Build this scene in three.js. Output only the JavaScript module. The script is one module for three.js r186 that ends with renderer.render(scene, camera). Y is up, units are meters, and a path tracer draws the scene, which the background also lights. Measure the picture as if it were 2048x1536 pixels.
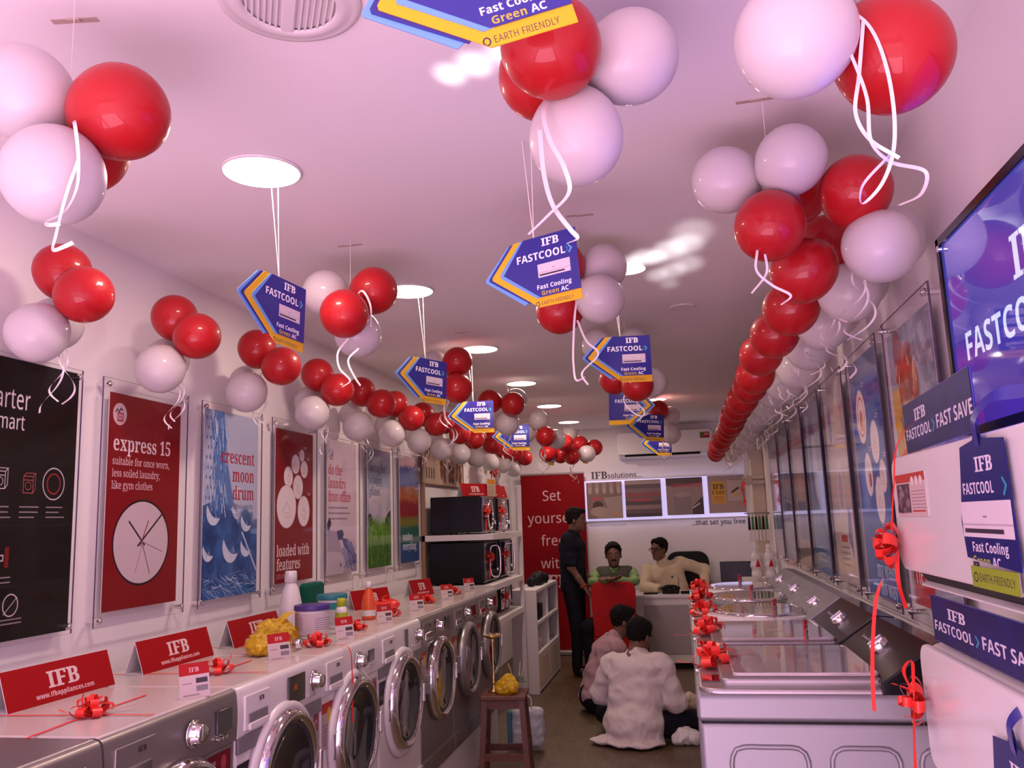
import * as THREE from 'three';
import { RoundedBoxGeometry } from 'three/addons/geometries/RoundedBoxGeometry.js';
import { mergeGeometries, mergeVertices } from 'three/addons/utils/BufferGeometryUtils.js';
import { RectAreaLightUniformsLib } from 'three/addons/lights/RectAreaLightUniformsLib.js';
import { ImprovedNoise } from 'three/addons/math/ImprovedNoise.js';
import { FontLoader } from 'three/addons/loaders/FontLoader.js';
import { TextGeometry } from 'three/addons/geometries/TextGeometry.js';

// ---------------------------------------------------------------- camera, daylight, exposure
const scene = new THREE.Scene();
const renderer = new THREE.WebGLRenderer({ antialias: true });
renderer.toneMapping = THREE.LinearToneMapping;
renderer.toneMappingExposure = 1.08;
renderer.shadowMap.enabled = true;
RectAreaLightUniformsLib.init();
const camera = new THREE.PerspectiveCamera(2 * Math.atan(768 / 1700) * 180 / Math.PI, 2048 / 1536, 0.05, 60);
{
  const m = new THREE.Matrix4().makeBasis(new THREE.Vector3(0.980, -0.035, -0.197).normalize(), new THREE.Vector3(0.065, 0.986, 0.151).normalize(), new THREE.Vector3(0.189, -0.161, 0.969).normalize());
  camera.quaternion.setFromRotationMatrix(m);
  camera.position.set(0, 1.556, 0);
}
scene.background = new THREE.Color().setRGB(0.75, 0.62, 0.85);           // bright hazy street outside the open shopfront
const day = new THREE.RectAreaLight(new THREE.Color().setRGB(1.0, 0.66, 0.88), 2.3, 2.5, 1.9);   // daylight through the open front
day.position.set(-0.69, 1.0, 2.3); day.lookAt(-0.69, 2.1, -2.0); scene.add(day);
const step = new THREE.RectAreaLight(new THREE.Color().setRGB(1.0, 0.59, 0.86), 7.2, 2.4, 2.4);   // sunlit doorstep behind the camera, its light thrown up to the ceiling
step.position.set(-0.69, 0.06, 1.15); step.rotation.x = Math.PI / 2; scene.add(step);
for (const [x, y, z, tx, tz, i, a] of [[-0.7, 0.5, 0.3, -0.50, -1.90, 60, 0.014], [-0.7, 0.5, 0.3, -0.43, -1.87, 60, 0.016], [-0.7, 0.5, 0.3, -0.36, -1.84, 40, 0.014], ...[[-0.15, -3.62, 80, 0.014], [-0.10, -3.57, 80, 0.017], [-0.05, -3.58, 90, 0.014], [0.01, -3.50, 80, 0.021], [0.08, -3.44, 60, 0.021], [0.10, -3.30, 34, 0.026], [-0.05, -3.86, 60, 0.014], [0.02, -3.80, 60, 0.017], [0.09, -3.72, 50, 0.018], [0.0, -4.02, 34, 0.012]].map(q => [0.1, 0.5, 0.2, ...q])]) {   // sun glints that polished metal near the doorway throws up to the ceiling
  const s = new THREE.SpotLight(new THREE.Color().setRGB(1, 0.97, 1), i, 0, a, 0.9, 2);
  s.position.set(x, y, z); s.target.position.set(tx, 2.66, tz); s.castShadow = true; scene.add(s, s.target);
}

// ---------------------------------------------------------------- helpers
const PI = Math.PI, V = (x, y, z) => new THREE.Vector3(x, y, z);
let seed = 7; const rnd = () => { seed = (seed * 1664525 + 1013904223) >>> 0; return seed / 4294967296; };
const rr = (a, b) => a + (b - a) * rnd();
const noise = new ImprovedNoise();
const taken = {};
const numbered = n => { const k = taken[n] = (taken[n] ?? -1) + 1; return k ? n + '_' + String(k).padStart(3, '0') : n; };
const join = g => { if (!Array.isArray(g)) return g; if (g.length === 1) return g[0]; return mergeGeometries(g.map(q => { q = q.index ? q.toNonIndexed() : q; for (const k of Object.keys(q.attributes)) if (!['position', 'normal', 'uv'].includes(k)) q.deleteAttribute(k); if (!q.attributes.uv) q.setAttribute('uv', new THREE.BufferAttribute(new Float32Array(q.attributes.position.count * 2), 2)); return q; })); };
function obj(name, g, m, parent = scene) { const o = new THREE.Mesh(join(g), m); o.name = parent === scene ? numbered(name) : name; o.castShadow = o.receiveShadow = true; parent.add(o); return o; }
function tag(o, label, category, group) { o.userData = { label, category }; if (group) o.userData.group = group; return o; }
function thing(name, label, category, p = [0, 0, 0], ry = 0, group) { const o = new THREE.Group(); o.name = numbered(name); o.position.set(...p); o.rotation.y = ry; scene.add(o); return tag(o, label, category, group); }
function struct(name, g, m, label) { const o = obj(name, g, m); o.userData = { kind: 'structure' }; if (label) o.userData.label = label; return o; }
function dup(root, p, ry, label, group) { const r = root.clone(); r.name = numbered(root.name.replace(/_\d+$/, '')); r.position.set(...p); r.rotation.y = ry; r.userData = { ...root.userData, label }; if (group) r.userData.group = group; scene.add(r); return r; }
const lin = (r, g, b) => new THREE.Color().setRGB(r, g, b);
const mat = (c, rough = 0.5, metal = 0, o = {}) => new THREE.MeshPhysicalMaterial({ color: c, roughness: rough, metalness: metal, side: THREE.DoubleSide, ...o });
const box = (w, h, d, x = 0, y = 0, z = 0, r = 0, seg = 2) => (r ? new RoundedBoxGeometry(w, h, d, seg, r) : new THREE.BoxGeometry(w, h, d)).translate(x, y, z);
const cyl = (r1, r2, h, x = 0, y = 0, z = 0, seg = 24, ax = 'y') => { const g = new THREE.CylinderGeometry(r1, r2, h, seg); if (ax === 'x') g.rotateZ(PI / 2); if (ax === 'z') g.rotateX(PI / 2); return g.translate(x, y, z); };
const sph = (r, x = 0, y = 0, z = 0, sx = 1, sy = 1, sz = 1) => new THREE.SphereGeometry(r, 20, 14).scale(sx, sy, sz).translate(x, y, z);
const lathe = (pts, seg = 40) => new THREE.LatheGeometry(pts.map(p => new THREE.Vector2(p[0], p[1])), seg);
const curve = pts => new THREE.CatmullRomCurve3(pts.map(p => V(...p)));
const tube = (pts, r, n = 24, seg = 6, closed = false) => new THREE.TubeGeometry(new THREE.CatmullRomCurve3(pts.map(p => V(...p)), closed), n, r, seg, closed);
const bar = (a, b, r) => new THREE.TubeGeometry(new THREE.LineCurve3(V(...a), V(...b)), 1, r, 6);
function strip(pts, w, n = 40, twist = 0, up = V(0, 1, 0)) {          // a flat ribbon along a smooth path
  const c = curve(pts), pos = [], uv = [], idx = [];
  for (let i = 0; i <= n; i++) {
    const t = i / n, p = c.getPoint(t), tg = c.getTangent(t); let s = V().crossVectors(tg, up); if (s.lengthSq() < 1e-4) s = V(1, 0, 0); s.normalize().applyAxisAngle(tg, twist * t).multiplyScalar(w / 2);
    pos.push(p.x - s.x, p.y - s.y, p.z - s.z, p.x + s.x, p.y + s.y, p.z + s.z); uv.push(t, 0, t, 1);
    if (i < n) { const k = i * 2; idx.push(k, k + 1, k + 2, k + 1, k + 3, k + 2); }
  }
  const g = new THREE.BufferGeometry(); g.setAttribute('position', new THREE.Float32BufferAttribute(pos, 3)); g.setAttribute('uv', new THREE.Float32BufferAttribute(uv, 2)); g.setIndex(idx); g.computeVertexNormals(); return g;
}
function rrect(w, h, r, x = 0, y = 0) { const s = new THREE.Shape(); const a = x - w / 2, b = x + w / 2, c = y - h / 2, d = y + h / 2; s.moveTo(a + r, c); s.lineTo(b - r, c); s.quadraticCurveTo(b, c, b, c + r); s.lineTo(b, d - r); s.quadraticCurveTo(b, d, b - r, d); s.lineTo(a + r, d); s.quadraticCurveTo(a, d, a, d - r); s.lineTo(a, c + r); s.quadraticCurveTo(a, c, a + r, c); return s; }
const ext = (s, d, b = 0) => new THREE.ExtrudeGeometry(s, { depth: d, bevelEnabled: b > 0, bevelSize: b, bevelThickness: b, bevelSegments: 2, curveSegments: 8 });
const poly = pts => new THREE.Shape(pts.map(p => new THREE.Vector2(p[0], p[1])));
function canvasTex(w, h, draw) { const c = document.createElement('canvas'); c.width = w; c.height = h; const x = c.getContext('2d'); draw(x, w, h); const t = new THREE.CanvasTexture(c); t.colorSpace = THREE.SRGBColorSpace; t.magFilter = THREE.LinearFilter; t.anisotropy = 8; return t; }
const printMat = (w, h, draw, rough = 0.45, o = {}) => new THREE.MeshPhysicalMaterial({ map: canvasTex(w, h, draw), roughness: rough, specularIntensity: 0.35, side: THREE.DoubleSide, ...o });
function T(x, s, px, py, size, col = '#fff', font = 'sans-serif', al = 'left', wgt = '', sx = 1) { x.save(); x.translate(px, py); x.scale(sx, 1); x.fillStyle = col; x.textAlign = al; x.font = `${wgt} ${size}px ${font}`; x.fillText(s, 0, 0); x.restore(); }
const disc = (x, cx, cy, rx, ry, col, line, lw = 3) => { x.beginPath(); x.ellipse(cx, cy, rx, ry, 0, 0, 2 * PI); if (col) { x.fillStyle = col; x.fill(); } if (line) { x.strokeStyle = line; x.lineWidth = lw; x.stroke(); } };
const line = (x, pts, col, lw) => { x.beginPath(); pts.forEach((p, i) => i ? x.lineTo(p[0], p[1]) : x.moveTo(p[0], p[1])); x.strokeStyle = col; x.lineWidth = lw; x.stroke(); };
const quad = (x, pts, col) => { x.beginPath(); pts.forEach((p, i) => i ? x.lineTo(p[0], p[1]) : x.moveTo(p[0], p[1])); x.closePath(); x.fillStyle = col; x.fill(); };
const rect = (x, a, b, w, h, col) => { x.fillStyle = col; x.fillRect(a, b, w, h); };
const logo = (x, px, py, size, col = '#fff', al = 'center') => { T(x, 'IFB', px, py, size, col, 'serif', al, '900', 1.05); x.save(); x.globalCompositeOperation = 'source-over'; x.restore(); };
function noiseTex(w, h, fn, rep, srgb = true) { const d = new Uint8Array(w * h * 4); for (let j = 0; j < h; j++) for (let i = 0; i < w; i++) { const c = fn(i / w, j / h); const k = (j * w + i) * 4; d[k] = c[0]; d[k + 1] = c[1]; d[k + 2] = c[2]; d[k + 3] = 255; } const t = new THREE.DataTexture(d, w, h); t.magFilter = THREE.LinearFilter; t.wrapS = t.wrapT = THREE.RepeatWrapping; if (srgb) t.colorSpace = THREE.SRGBColorSpace; if (rep) t.repeat.set(...rep); t.needsUpdate = true; return t; }
const tileN = (u, v, f) => { const a = 2 * PI; return noise.noise(Math.cos(u * a) * f, Math.sin(u * a) * f + 9, Math.cos(v * a) * f) * 0.6 + noise.noise(Math.sin(v * a) * f, Math.sin(u * a) * f * 1.7, Math.cos(u * a) * f + Math.cos(v * a) * f * 0.7) * 0.6; };

// ---------------------------------------------------------------- materials shared by many things
const M = {
  wall: mat(lin(0.84, 0.80, 0.81), 0.65), ceil: mat(lin(0.86, 0.82, 0.83), 0.75),
  white: mat(lin(0.78, 0.75, 0.75), 0.28, 0, { clearcoat: 0.5, clearcoatRoughness: 0.15 }), whiteMatte: mat(lin(0.7, 0.67, 0.66), 0.55),
  top: mat(lin(0.58, 0.52, 0.49), 0.22), silver: mat(lin(0.36, 0.34, 0.34), 0.34, 0.75), silverSide: mat(lin(0.27, 0.275, 0.29), 0.42, 0.55),
  steel: mat(lin(0.30, 0.275, 0.26), 0.36, 0.7), chrome: mat(lin(0.82, 0.8, 0.8), 0.08, 1), grey: mat(lin(0.20, 0.19, 0.20), 0.45), darkGlass: mat(lin(0.012, 0.013, 0.018), 0.06, 0, { clearcoat: 1, clearcoatRoughness: 0.04 }),
  black: mat(lin(0.010, 0.009, 0.010), 0.5, 0, { specularIntensity: 0.35 }), blackGloss: mat(lin(0.008, 0.007, 0.009), 0.18, 0, { specularIntensity: 0.4 }), rubber: mat(lin(0.03, 0.03, 0.035), 0.7),
  red: mat(lin(0.56, 0.012, 0.020), 0.5, 0, { specularIntensity: 0.4 }), redPlastic: mat(lin(0.40, 0.006, 0.008), 0.5, 0, { specularIntensity: 0.35 }), satin: mat(lin(0.80, 0.035, 0.025), 0.32, 0, { sheen: 0.4, sheenColor: lin(1, 0.3, 0.2), sheenRoughness: 0.4 }),
  acrylic: mat(lin(1, 1, 1), 0.05, 0, { transmission: 1, thickness: 0, ior: 1.12 }), acrylicEdge: mat(lin(0.10, 0.07, 0.13), 0.2),
  cord: mat(lin(0.85, 0.80, 0.74), 0.5), ribbon: mat(lin(0.80, 0.74, 0.74), 0.28, 0, { clearcoat: 0.6, clearcoatRoughness: 0.2 }),
  tape: mat(lin(0.50, 0.40, 0.34), 0.4), wood: null, cream: mat(lin(0.62, 0.52, 0.40), 0.6), plastic: mat(lin(0.75, 0.72, 0.72), 0.35),
  gold: mat(lin(0.80, 0.55, 0.22), 0.25, 1), skin: mat(lin(0.155, 0.070, 0.045), 0.55), skinLight: mat(lin(0.21, 0.10, 0.066), 0.55), hair: mat(lin(0.008, 0.006, 0.006), 0.8, 0, { specularIntensity: 0.3 }),
};
// ---------------------------------------------------------------- smooth bodies: distance fields meshed with surface nets
function nets(field, lo, hi, cell) {
  const n = [0, 1, 2].map(i => Math.ceil((hi[i] - lo[i]) / cell) + 2), [nx, ny, nz] = n, f = new Float32Array(nx * ny * nz);
  field(f, n, lo, cell);
  const id = new Int32Array(nx * ny * nz).fill(-1), pos = [], idx = [], sx = 1, sy = nx, sz = nx * ny, co = [0, 1, sy, sy + 1, sz, sz + 1, sz + sy, sz + sy + 1], ed = [[0, 1], [2, 3], [4, 5], [6, 7], [0, 2], [1, 3], [4, 6], [5, 7], [0, 4], [1, 5], [2, 6], [3, 7]];
  for (let k = 0; k < nz - 1; k++) for (let j = 0; j < ny - 1; j++) for (let i = 0; i < nx - 1; i++) {
    const o = i + j * sy + k * sz; let m = 0; for (let c = 0; c < 8; c++) if (f[o + co[c]] < 0) m++; if (!m || m === 8) continue;
    let x = 0, y = 0, z = 0, q = 0; for (const [a, b] of ed) { const A = f[o + co[a]], B = f[o + co[b]]; if ((A < 0) === (B < 0)) continue; const t = A / (A - B); x += (a & 1) + t * ((b & 1) - (a & 1)); y += (a >> 1 & 1) + t * ((b >> 1 & 1) - (a >> 1 & 1)); z += (a >> 2) + t * ((b >> 2) - (a >> 2)); q++; }
    id[o] = pos.length / 3; pos.push(lo[0] + (i + x / q) * cell, lo[1] + (j + y / q) * cell, lo[2] + (k + z / q) * cell);
  }
  const face = (a, b, c, d, flip) => { if (a < 0 || b < 0 || c < 0 || d < 0) return; flip ? idx.push(a, c, b, a, d, c) : idx.push(a, b, c, a, c, d); };
  for (let k = 1; k < nz - 1; k++) for (let j = 1; j < ny - 1; j++) for (let i = 1; i < nx - 1; i++) {
    const o = i + j * sy + k * sz, s = f[o] < 0;
    if (s !== (f[o + 1] < 0)) face(id[o - sy - sz], id[o - sz], id[o], id[o - sy], !s);
    if (s !== (f[o + sy] < 0)) face(id[o - 1 - sz], id[o - 1], id[o], id[o - sz], !s);
    if (s !== (f[o + sz] < 0)) face(id[o - 1 - sy], id[o - sy], id[o], id[o - 1], !s);
  }
  const g = new THREE.BufferGeometry(); g.setAttribute('position', new THREE.Float32BufferAttribute(pos, 3)); g.setIndex(idx); g.computeVertexNormals(); g.setAttribute('uv', new THREE.BufferAttribute(new Float32Array(pos.length / 3 * 2), 2)); return g;
}
// prims: {a,b,ra,rb} tapered capsule, {c,r:[x,y,z]} ellipsoid; post(x,y,z,d) trims or roughens
function sdf(prims, cell, k, post) {
  const lo = [9, 9, 9], hi = [-9, -9, -9]; const bb = prims.map(p => { const R = p.r ? p.r : [Math.max(p.ra, p.rb), Math.max(p.ra, p.rb), Math.max(p.ra, p.rb)], a = p.c ?? p.a, b = p.c ?? p.b, q = [[], []]; for (let i = 0; i < 3; i++) { q[0][i] = Math.min(a[i], b[i]) - R[i] - k - 2 * cell; q[1][i] = Math.max(a[i], b[i]) + R[i] + k + 2 * cell; lo[i] = Math.min(lo[i], q[0][i]); hi[i] = Math.max(hi[i], q[1][i]); } return q; });
  return nets((f, n, L, h) => {
    f.fill(1); const [nx, ny] = n;
    prims.forEach((p, pi) => { const i0 = bb[pi][0].map((v, i) => Math.max(0, Math.floor((v - L[i]) / h))), i1 = bb[pi][1].map((v, i) => Math.min(n[i] - 1, Math.ceil((v - L[i]) / h)));
      const ab = p.c ? null : [0, 1, 2].map(i => p.b[i] - p.a[i]), l2 = ab ? ab[0] ** 2 + ab[1] ** 2 + ab[2] ** 2 || 1e-9 : 0;
      for (let c = i0[2]; c <= i1[2]; c++) for (let b = i0[1]; b <= i1[1]; b++) for (let a = i0[0]; a <= i1[0]; a++) {
        const x = L[0] + a * h, y = L[1] + b * h, z = L[2] + c * h; let d;
        if (p.c) { const u = x - p.c[0], v = y - p.c[1], w = z - p.c[2], m = Math.hypot(u / p.r[0], v / p.r[1], w / p.r[2]), m2 = Math.hypot(u / p.r[0] ** 2, v / p.r[1] ** 2, w / p.r[2] ** 2); d = m2 > 1e-6 ? m * (m - 1) / m2 : -Math.min(...p.r); }
        else { const t = Math.max(0, Math.min(1, ((x - p.a[0]) * ab[0] + (y - p.a[1]) * ab[1] + (z - p.a[2]) * ab[2]) / l2)); d = Math.hypot(x - p.a[0] - ab[0] * t, y - p.a[1] - ab[1] * t, z - p.a[2] - ab[2] * t) - (p.ra + (p.rb - p.ra) * t); }
        const o = a + b * nx + c * nx * ny, e = f[o], kk = p.k ?? k, q = Math.max(0, kk - Math.abs(e - d)) / (kk || 1); f[o] = Math.min(e, d) - q * q * kk / 4;
      } });
    if (post) for (let c = 0, o = 0; c < n[2]; c++) for (let b = 0; b < n[1]; b++) for (let a = 0; a < nx; a++, o++) if (Math.abs(f[o]) < 0.2) f[o] = post(L[0] + a * h, L[1] + b * h, L[2] + c * h, f[o]);
  }, lo, hi, cell);
}
function sdfBlob(balls, cell, k, rough = 0) { return sdf(balls.map(b => ({ a: b, b: b, ra: b[3], rb: b[3] })), cell, k, (x, y, z, d) => { if (rough) d += rough * (noise.noise(x * 28, y * 28, z * 28) + 0.6 * noise.noise(x * 60, y * 60 + 5, z * 60)); return Math.max(d, 0.001 - y); }); }
// ================================================================ the shop shell
const H = 2.66, XL = -2.09, XR = 0.71, ZB = -10.4, ZF = 2.4;
{
  const w = XR - XL, cx = (XR + XL) / 2, L = ZF - ZB, cz = (ZF + ZB) / 2;
  const ft = noiseTex(256, 256, (u, v) => { const n = tileN(u, v, 3) * 14 + tileN(u, v, 19) * 22 + (rnd() - 0.5) * 12; return [90 + n, 74 + n, 53 + n]; }, [1, 4]);
  struct('floor', box(w + 0.4, 0.12, L + 6, cx, -0.06, cz + 3), mat(lin(1, 1, 1), 0.42, 0, { map: ft }));
  struct('ceiling', box(w + 0.4, 0.12, L, cx, H + 0.06, cz), M.ceil);
  struct('wall_left', box(0.2, H, L, XL - 0.1, H / 2, cz), M.wall);
  struct('wall_right', box(0.2, H, L, XR + 0.1, H / 2, cz), M.wall);
  struct('wall_back', box(w, H, 0.2, cx, H / 2, ZB - 0.1), M.wall);
  struct('wall_front', [box(0.12, H, 0.2, XL + 0.06, H / 2, ZF - 0.1), box(0.12, H, 0.2, XR - 0.06, H / 2, ZF - 0.1), box(w, 0.3, 0.2, cx, H - 0.15, ZF - 0.1)], M.wall);
  struct('baseboard_back', box(w, 0.08, 0.012, cx, 0.04, ZB + 0.006), M.whiteMatte);
}
// raised plinths that carry the machines
const PL = 0.25;
tag(obj('display_plinth', box(0.65, PL, 5.2, -1.74, PL / 2, -3.68, 0.006), M.whiteMatte), 'long white raised plinth under the row of front-loading washing machines', 'plinth');
tag(obj('display_plinth', box(0.62, PL, 3.3, 0.38, PL / 2, -3.75, 0.006), M.whiteMatte), 'white raised plinth under the top-loading washing machines by the right wall', 'plinth');

// ================================================================ ceiling fittings
const glow = mat(lin(1, 1, 1), 0.5, 0, { emissive: lin(1, 0.9, 0.84), emissiveIntensity: 7 });
const lampDone = [];
function downlight(x, z, label, R = 0.115, lit = true) {
  const t = thing('ceiling_light', label, 'light', [x, H, z], 0, 'round ceiling downlights');
  obj('rim', lathe([[R, 0], [R + 0.008, 0], [R + 0.007, -0.006], [R + 0.001, -0.009], [R, -0.006]], 48), M.white, t);
  obj('diffuser', cyl(R, R, 0.008, 0, -0.005, 0, 48), lit ? glow : M.plastic, t);
  if (lit) { const l = new THREE.RectAreaLight(lin(1, 0.73, 0.62), 62, R * 1.75, R * 1.75); l.position.set(0, -0.016, 0); l.rotation.x = -PI / 2; t.add(l); }
  return t;
}
['nearest', 'second', 'third', 'fourth', 'fifth', 'sixth and farthest'].forEach((n, k) => downlight(-1.215, -2.30 - 1.44 * k, `${n} round ceiling light in the row above the front-loading washers`));
downlight(-0.18, -3.70, 'round ceiling light half hidden behind two white balloons mid-ceiling', 0.08);
downlight(-0.18, -8.05, 'small round ceiling light near the wall-mounted air conditioner at the back', 0.08);
downlight(0.06, -4.5, 'small unlit round ceiling fitting near the right garland', 0.06, false);
{
  const t = thing('ceiling_grille', 'round slatted ceiling air grille near the front', 'vent', [-0.745, H, -1.52]);
  obj('outer_ring', lathe([[0.10, -0.002], [0.15, 0], [0.148, -0.008], [0.135, -0.012], [0.128, -0.009], [0.118, -0.016], [0.10, -0.018], [0.096, -0.010]], 56), M.whiteMatte, t);
  obj('backing', cyl(0.10, 0.10, 0.004, 0, -0.003, 0, 40), mat(lin(0.72, 0.66, 0.67), 0.7), t);
  obj('divider', box(0.024, 0.012, 0.196, 0, -0.010, 0).rotateY(0.5), M.whiteMatte, t);
  for (let i = -7; i <= 7; i++) { if (!i) continue; const c = i * 0.0125, h = Math.sqrt(0.0096 - c * c); obj('slat', box(h * 2, 0.008, 0.005, 0, -0.009, c), M.whiteMatte, t).rotation.y = 0.5 - PI / 2; }
}
for (const [x, z, ry, l] of [[-1.222, -1.475, 0.15, 'front-left balloon cluster'], [-1.227, -3.045, 0.0, 'cluster before the second ceiling light'], [-0.305, -2.975, 0.1, 'cluster behind the large arrow sign'], [0.259, -2.239, -0.05, 'balloon cluster next to the right garland'], [-1.2, -4.7, 0, 'balloon pair beside the third ceiling light']])
  tag(obj('adhesive_tape', [box(0.10, 0.0015, 0.016), box(0.03, 0.004, 0.012, 0.0, -0.002, 0.004)], M.tape).translateX(x).translateY(H - 0.001).translateZ(z).rotateY(ry), `strip of brown tape on the ceiling above the ${l}`, 'tape');

// ================================================================ balloons
const redB = mat(lin(0.41, 0.008, 0.012), 0.45, 0, { clearcoat: 0.35, clearcoatRoughness: 0.06, specularIntensity: 0.5 });
const whiteB = mat(lin(0.58, 0.53, 0.535), 0.45, 0, { clearcoat: 0.35, clearcoatRoughness: 0.06, specularIntensity: 0.5 });
const balloonG = (() => {
  const p = []; for (let i = 0; i <= 22; i++) { const a = -PI / 2 + 0.16 + (PI - 0.16) * i / 22, s = Math.sin(a), c = Math.cos(a); p.push([Math.max(0.0001, c) * (1 + 0.03 * s), s * (s < 0 ? 1.10 : 1.02)]); }
  p[p.length - 1][0] = 0.0001;
  const k = [[0.001, -1.20], [0.075, -1.19], [0.05, -1.15], [0.028, -1.13], [0.05, -1.112]]; return lathe([...k, ...p], 36);
})();
function balloon(p, c, R, color, label, group) {
  const o = obj('balloon', balloonG, color === 'r' ? redB : whiteB); o.scale.setScalar(R); o.position.set(...p);
  const d = V(p[0] - c[0], p[1] - c[1], p[2] - c[2]); if (d.lengthSq() < 1e-6) d.set(0, 1, 0);
  o.quaternion.setFromUnitVectors(V(0, 1, 0), d.normalize()); return tag(o, label, 'balloon', group);
}
function curlRibbon(p, len, r, turns, label, group, w = 0.008, strands = 2) {
  const t = thing('curling_ribbon', label, 'ribbon', p, 0, group);
  for (let s = 0; s < strands; s++) { const pts = [], a0 = rr(0, 6), dx = rr(-0.02, 0.02), dz = rr(-0.02, 0.02), L = len * rr(0.75, 1.1), tr = turns * rr(0.8, 1.2); for (let i = 0; i <= 16; i++) { const u = i / 16, q = Math.pow(u, 1.3); pts.push([dx * u + Math.sin(a0 + q * tr * 2 * PI) * r * q, -L * u, dz * u + Math.cos(a0 + q * tr * 2 * PI) * r * q]); } obj('strand', strip(pts, w, 60, 0.6), M.ribbon, t); }
  return t;
}
const ord = ['first', 'second', 'third', 'fourth', 'fifth', 'sixth', 'seventh', 'eighth', 'ninth', 'tenth', 'eleventh', 'twelfth', 'thirteenth', 'fourteenth', 'fifteenth', 'sixteenth', 'seventeenth', 'eighteenth'];
const zL = [-2.27, -2.89, -3.53, -4.22, -4.85, -5.47, -6.06, -6.65, -7.24, -7.83, -8.42, -9.01, -9.6];
zL.forEach((z, k) => {
  const c = [-1.845, 2.27, z], g = 'balloons of the left wall garland', R = 0.086;
  balloon([-1.875 + rr(-0.01, 0.01), 2.385 + rr(-0.01, 0.01), z + 0.01], c, R, 'r', `upper red balloon in the ${ord[k]} foursome from the front of the left garland`, g);
  balloon([-1.735 + rr(-0.015, 0.015), 2.275 + rr(-0.015, 0.015), z + 0.06], c, R, 'r', `aisle-side red balloon in the ${ord[k]} foursome from the front of the left garland`, g);
  balloon([-1.87, 2.16 + rr(-0.01, 0.01), z + 0.10], c, R * 1.03, 'w', `lower white balloon in the ${ord[k]} foursome from the front of the left garland`, g);
  balloon([-1.975, 2.25 + rr(-0.01, 0.01), z - 0.10], c, R, 'w', `wall-side white balloon in the ${ord[k]} foursome from the front of the left garland`, g);
  curlRibbon([-1.845, 2.27, z + 0.02], 0.31, 0.035, 1.3, `curled white ribbon under the ${ord[k]} foursome from the front of the left garland`, 'curled ribbons of the left garland', 0.006, 3);
});
for (let k = 0; k < 17; k++) {
  const z = -2.27 - 0.44 * k - (k > 3 ? 0.0 : 0), c = [0.465, 2.27, z], g = 'balloons of the right wall garland', R = 0.089, j = () => rr(-0.012, 0.012);
  balloon([0.37 + j(), 2.215 + j(), z - 0.10], c, R, 'r', `aisle-side red balloon in the ${ord[k]} foursome from the front of the right garland`, g);
  balloon([0.475 + j(), 2.36 + j(), z + 0.08], c, R, 'r', `upper red balloon in the ${ord[k]} foursome from the front of the right garland`, g);
  balloon([0.53 + j(), 2.205 + j(), z + 0.08], c, R * 1.02, 'w', `lower white balloon in the ${ord[k]} foursome from the front of the right garland`, g);
  balloon([0.595, 2.285 + j(), z - 0.10], c, R, 'w', `wall-side white balloon in the ${ord[k]} foursome from the front of the right garland`, g);
  curlRibbon([0.485, 2.265, z - 0.01], 0.28, 0.05, 1.5, `curled white ribbon under the ${ord[k]} foursome from the front of the right garland`, 'curled ribbons of the right garland', 0.006, 3);
}
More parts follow.
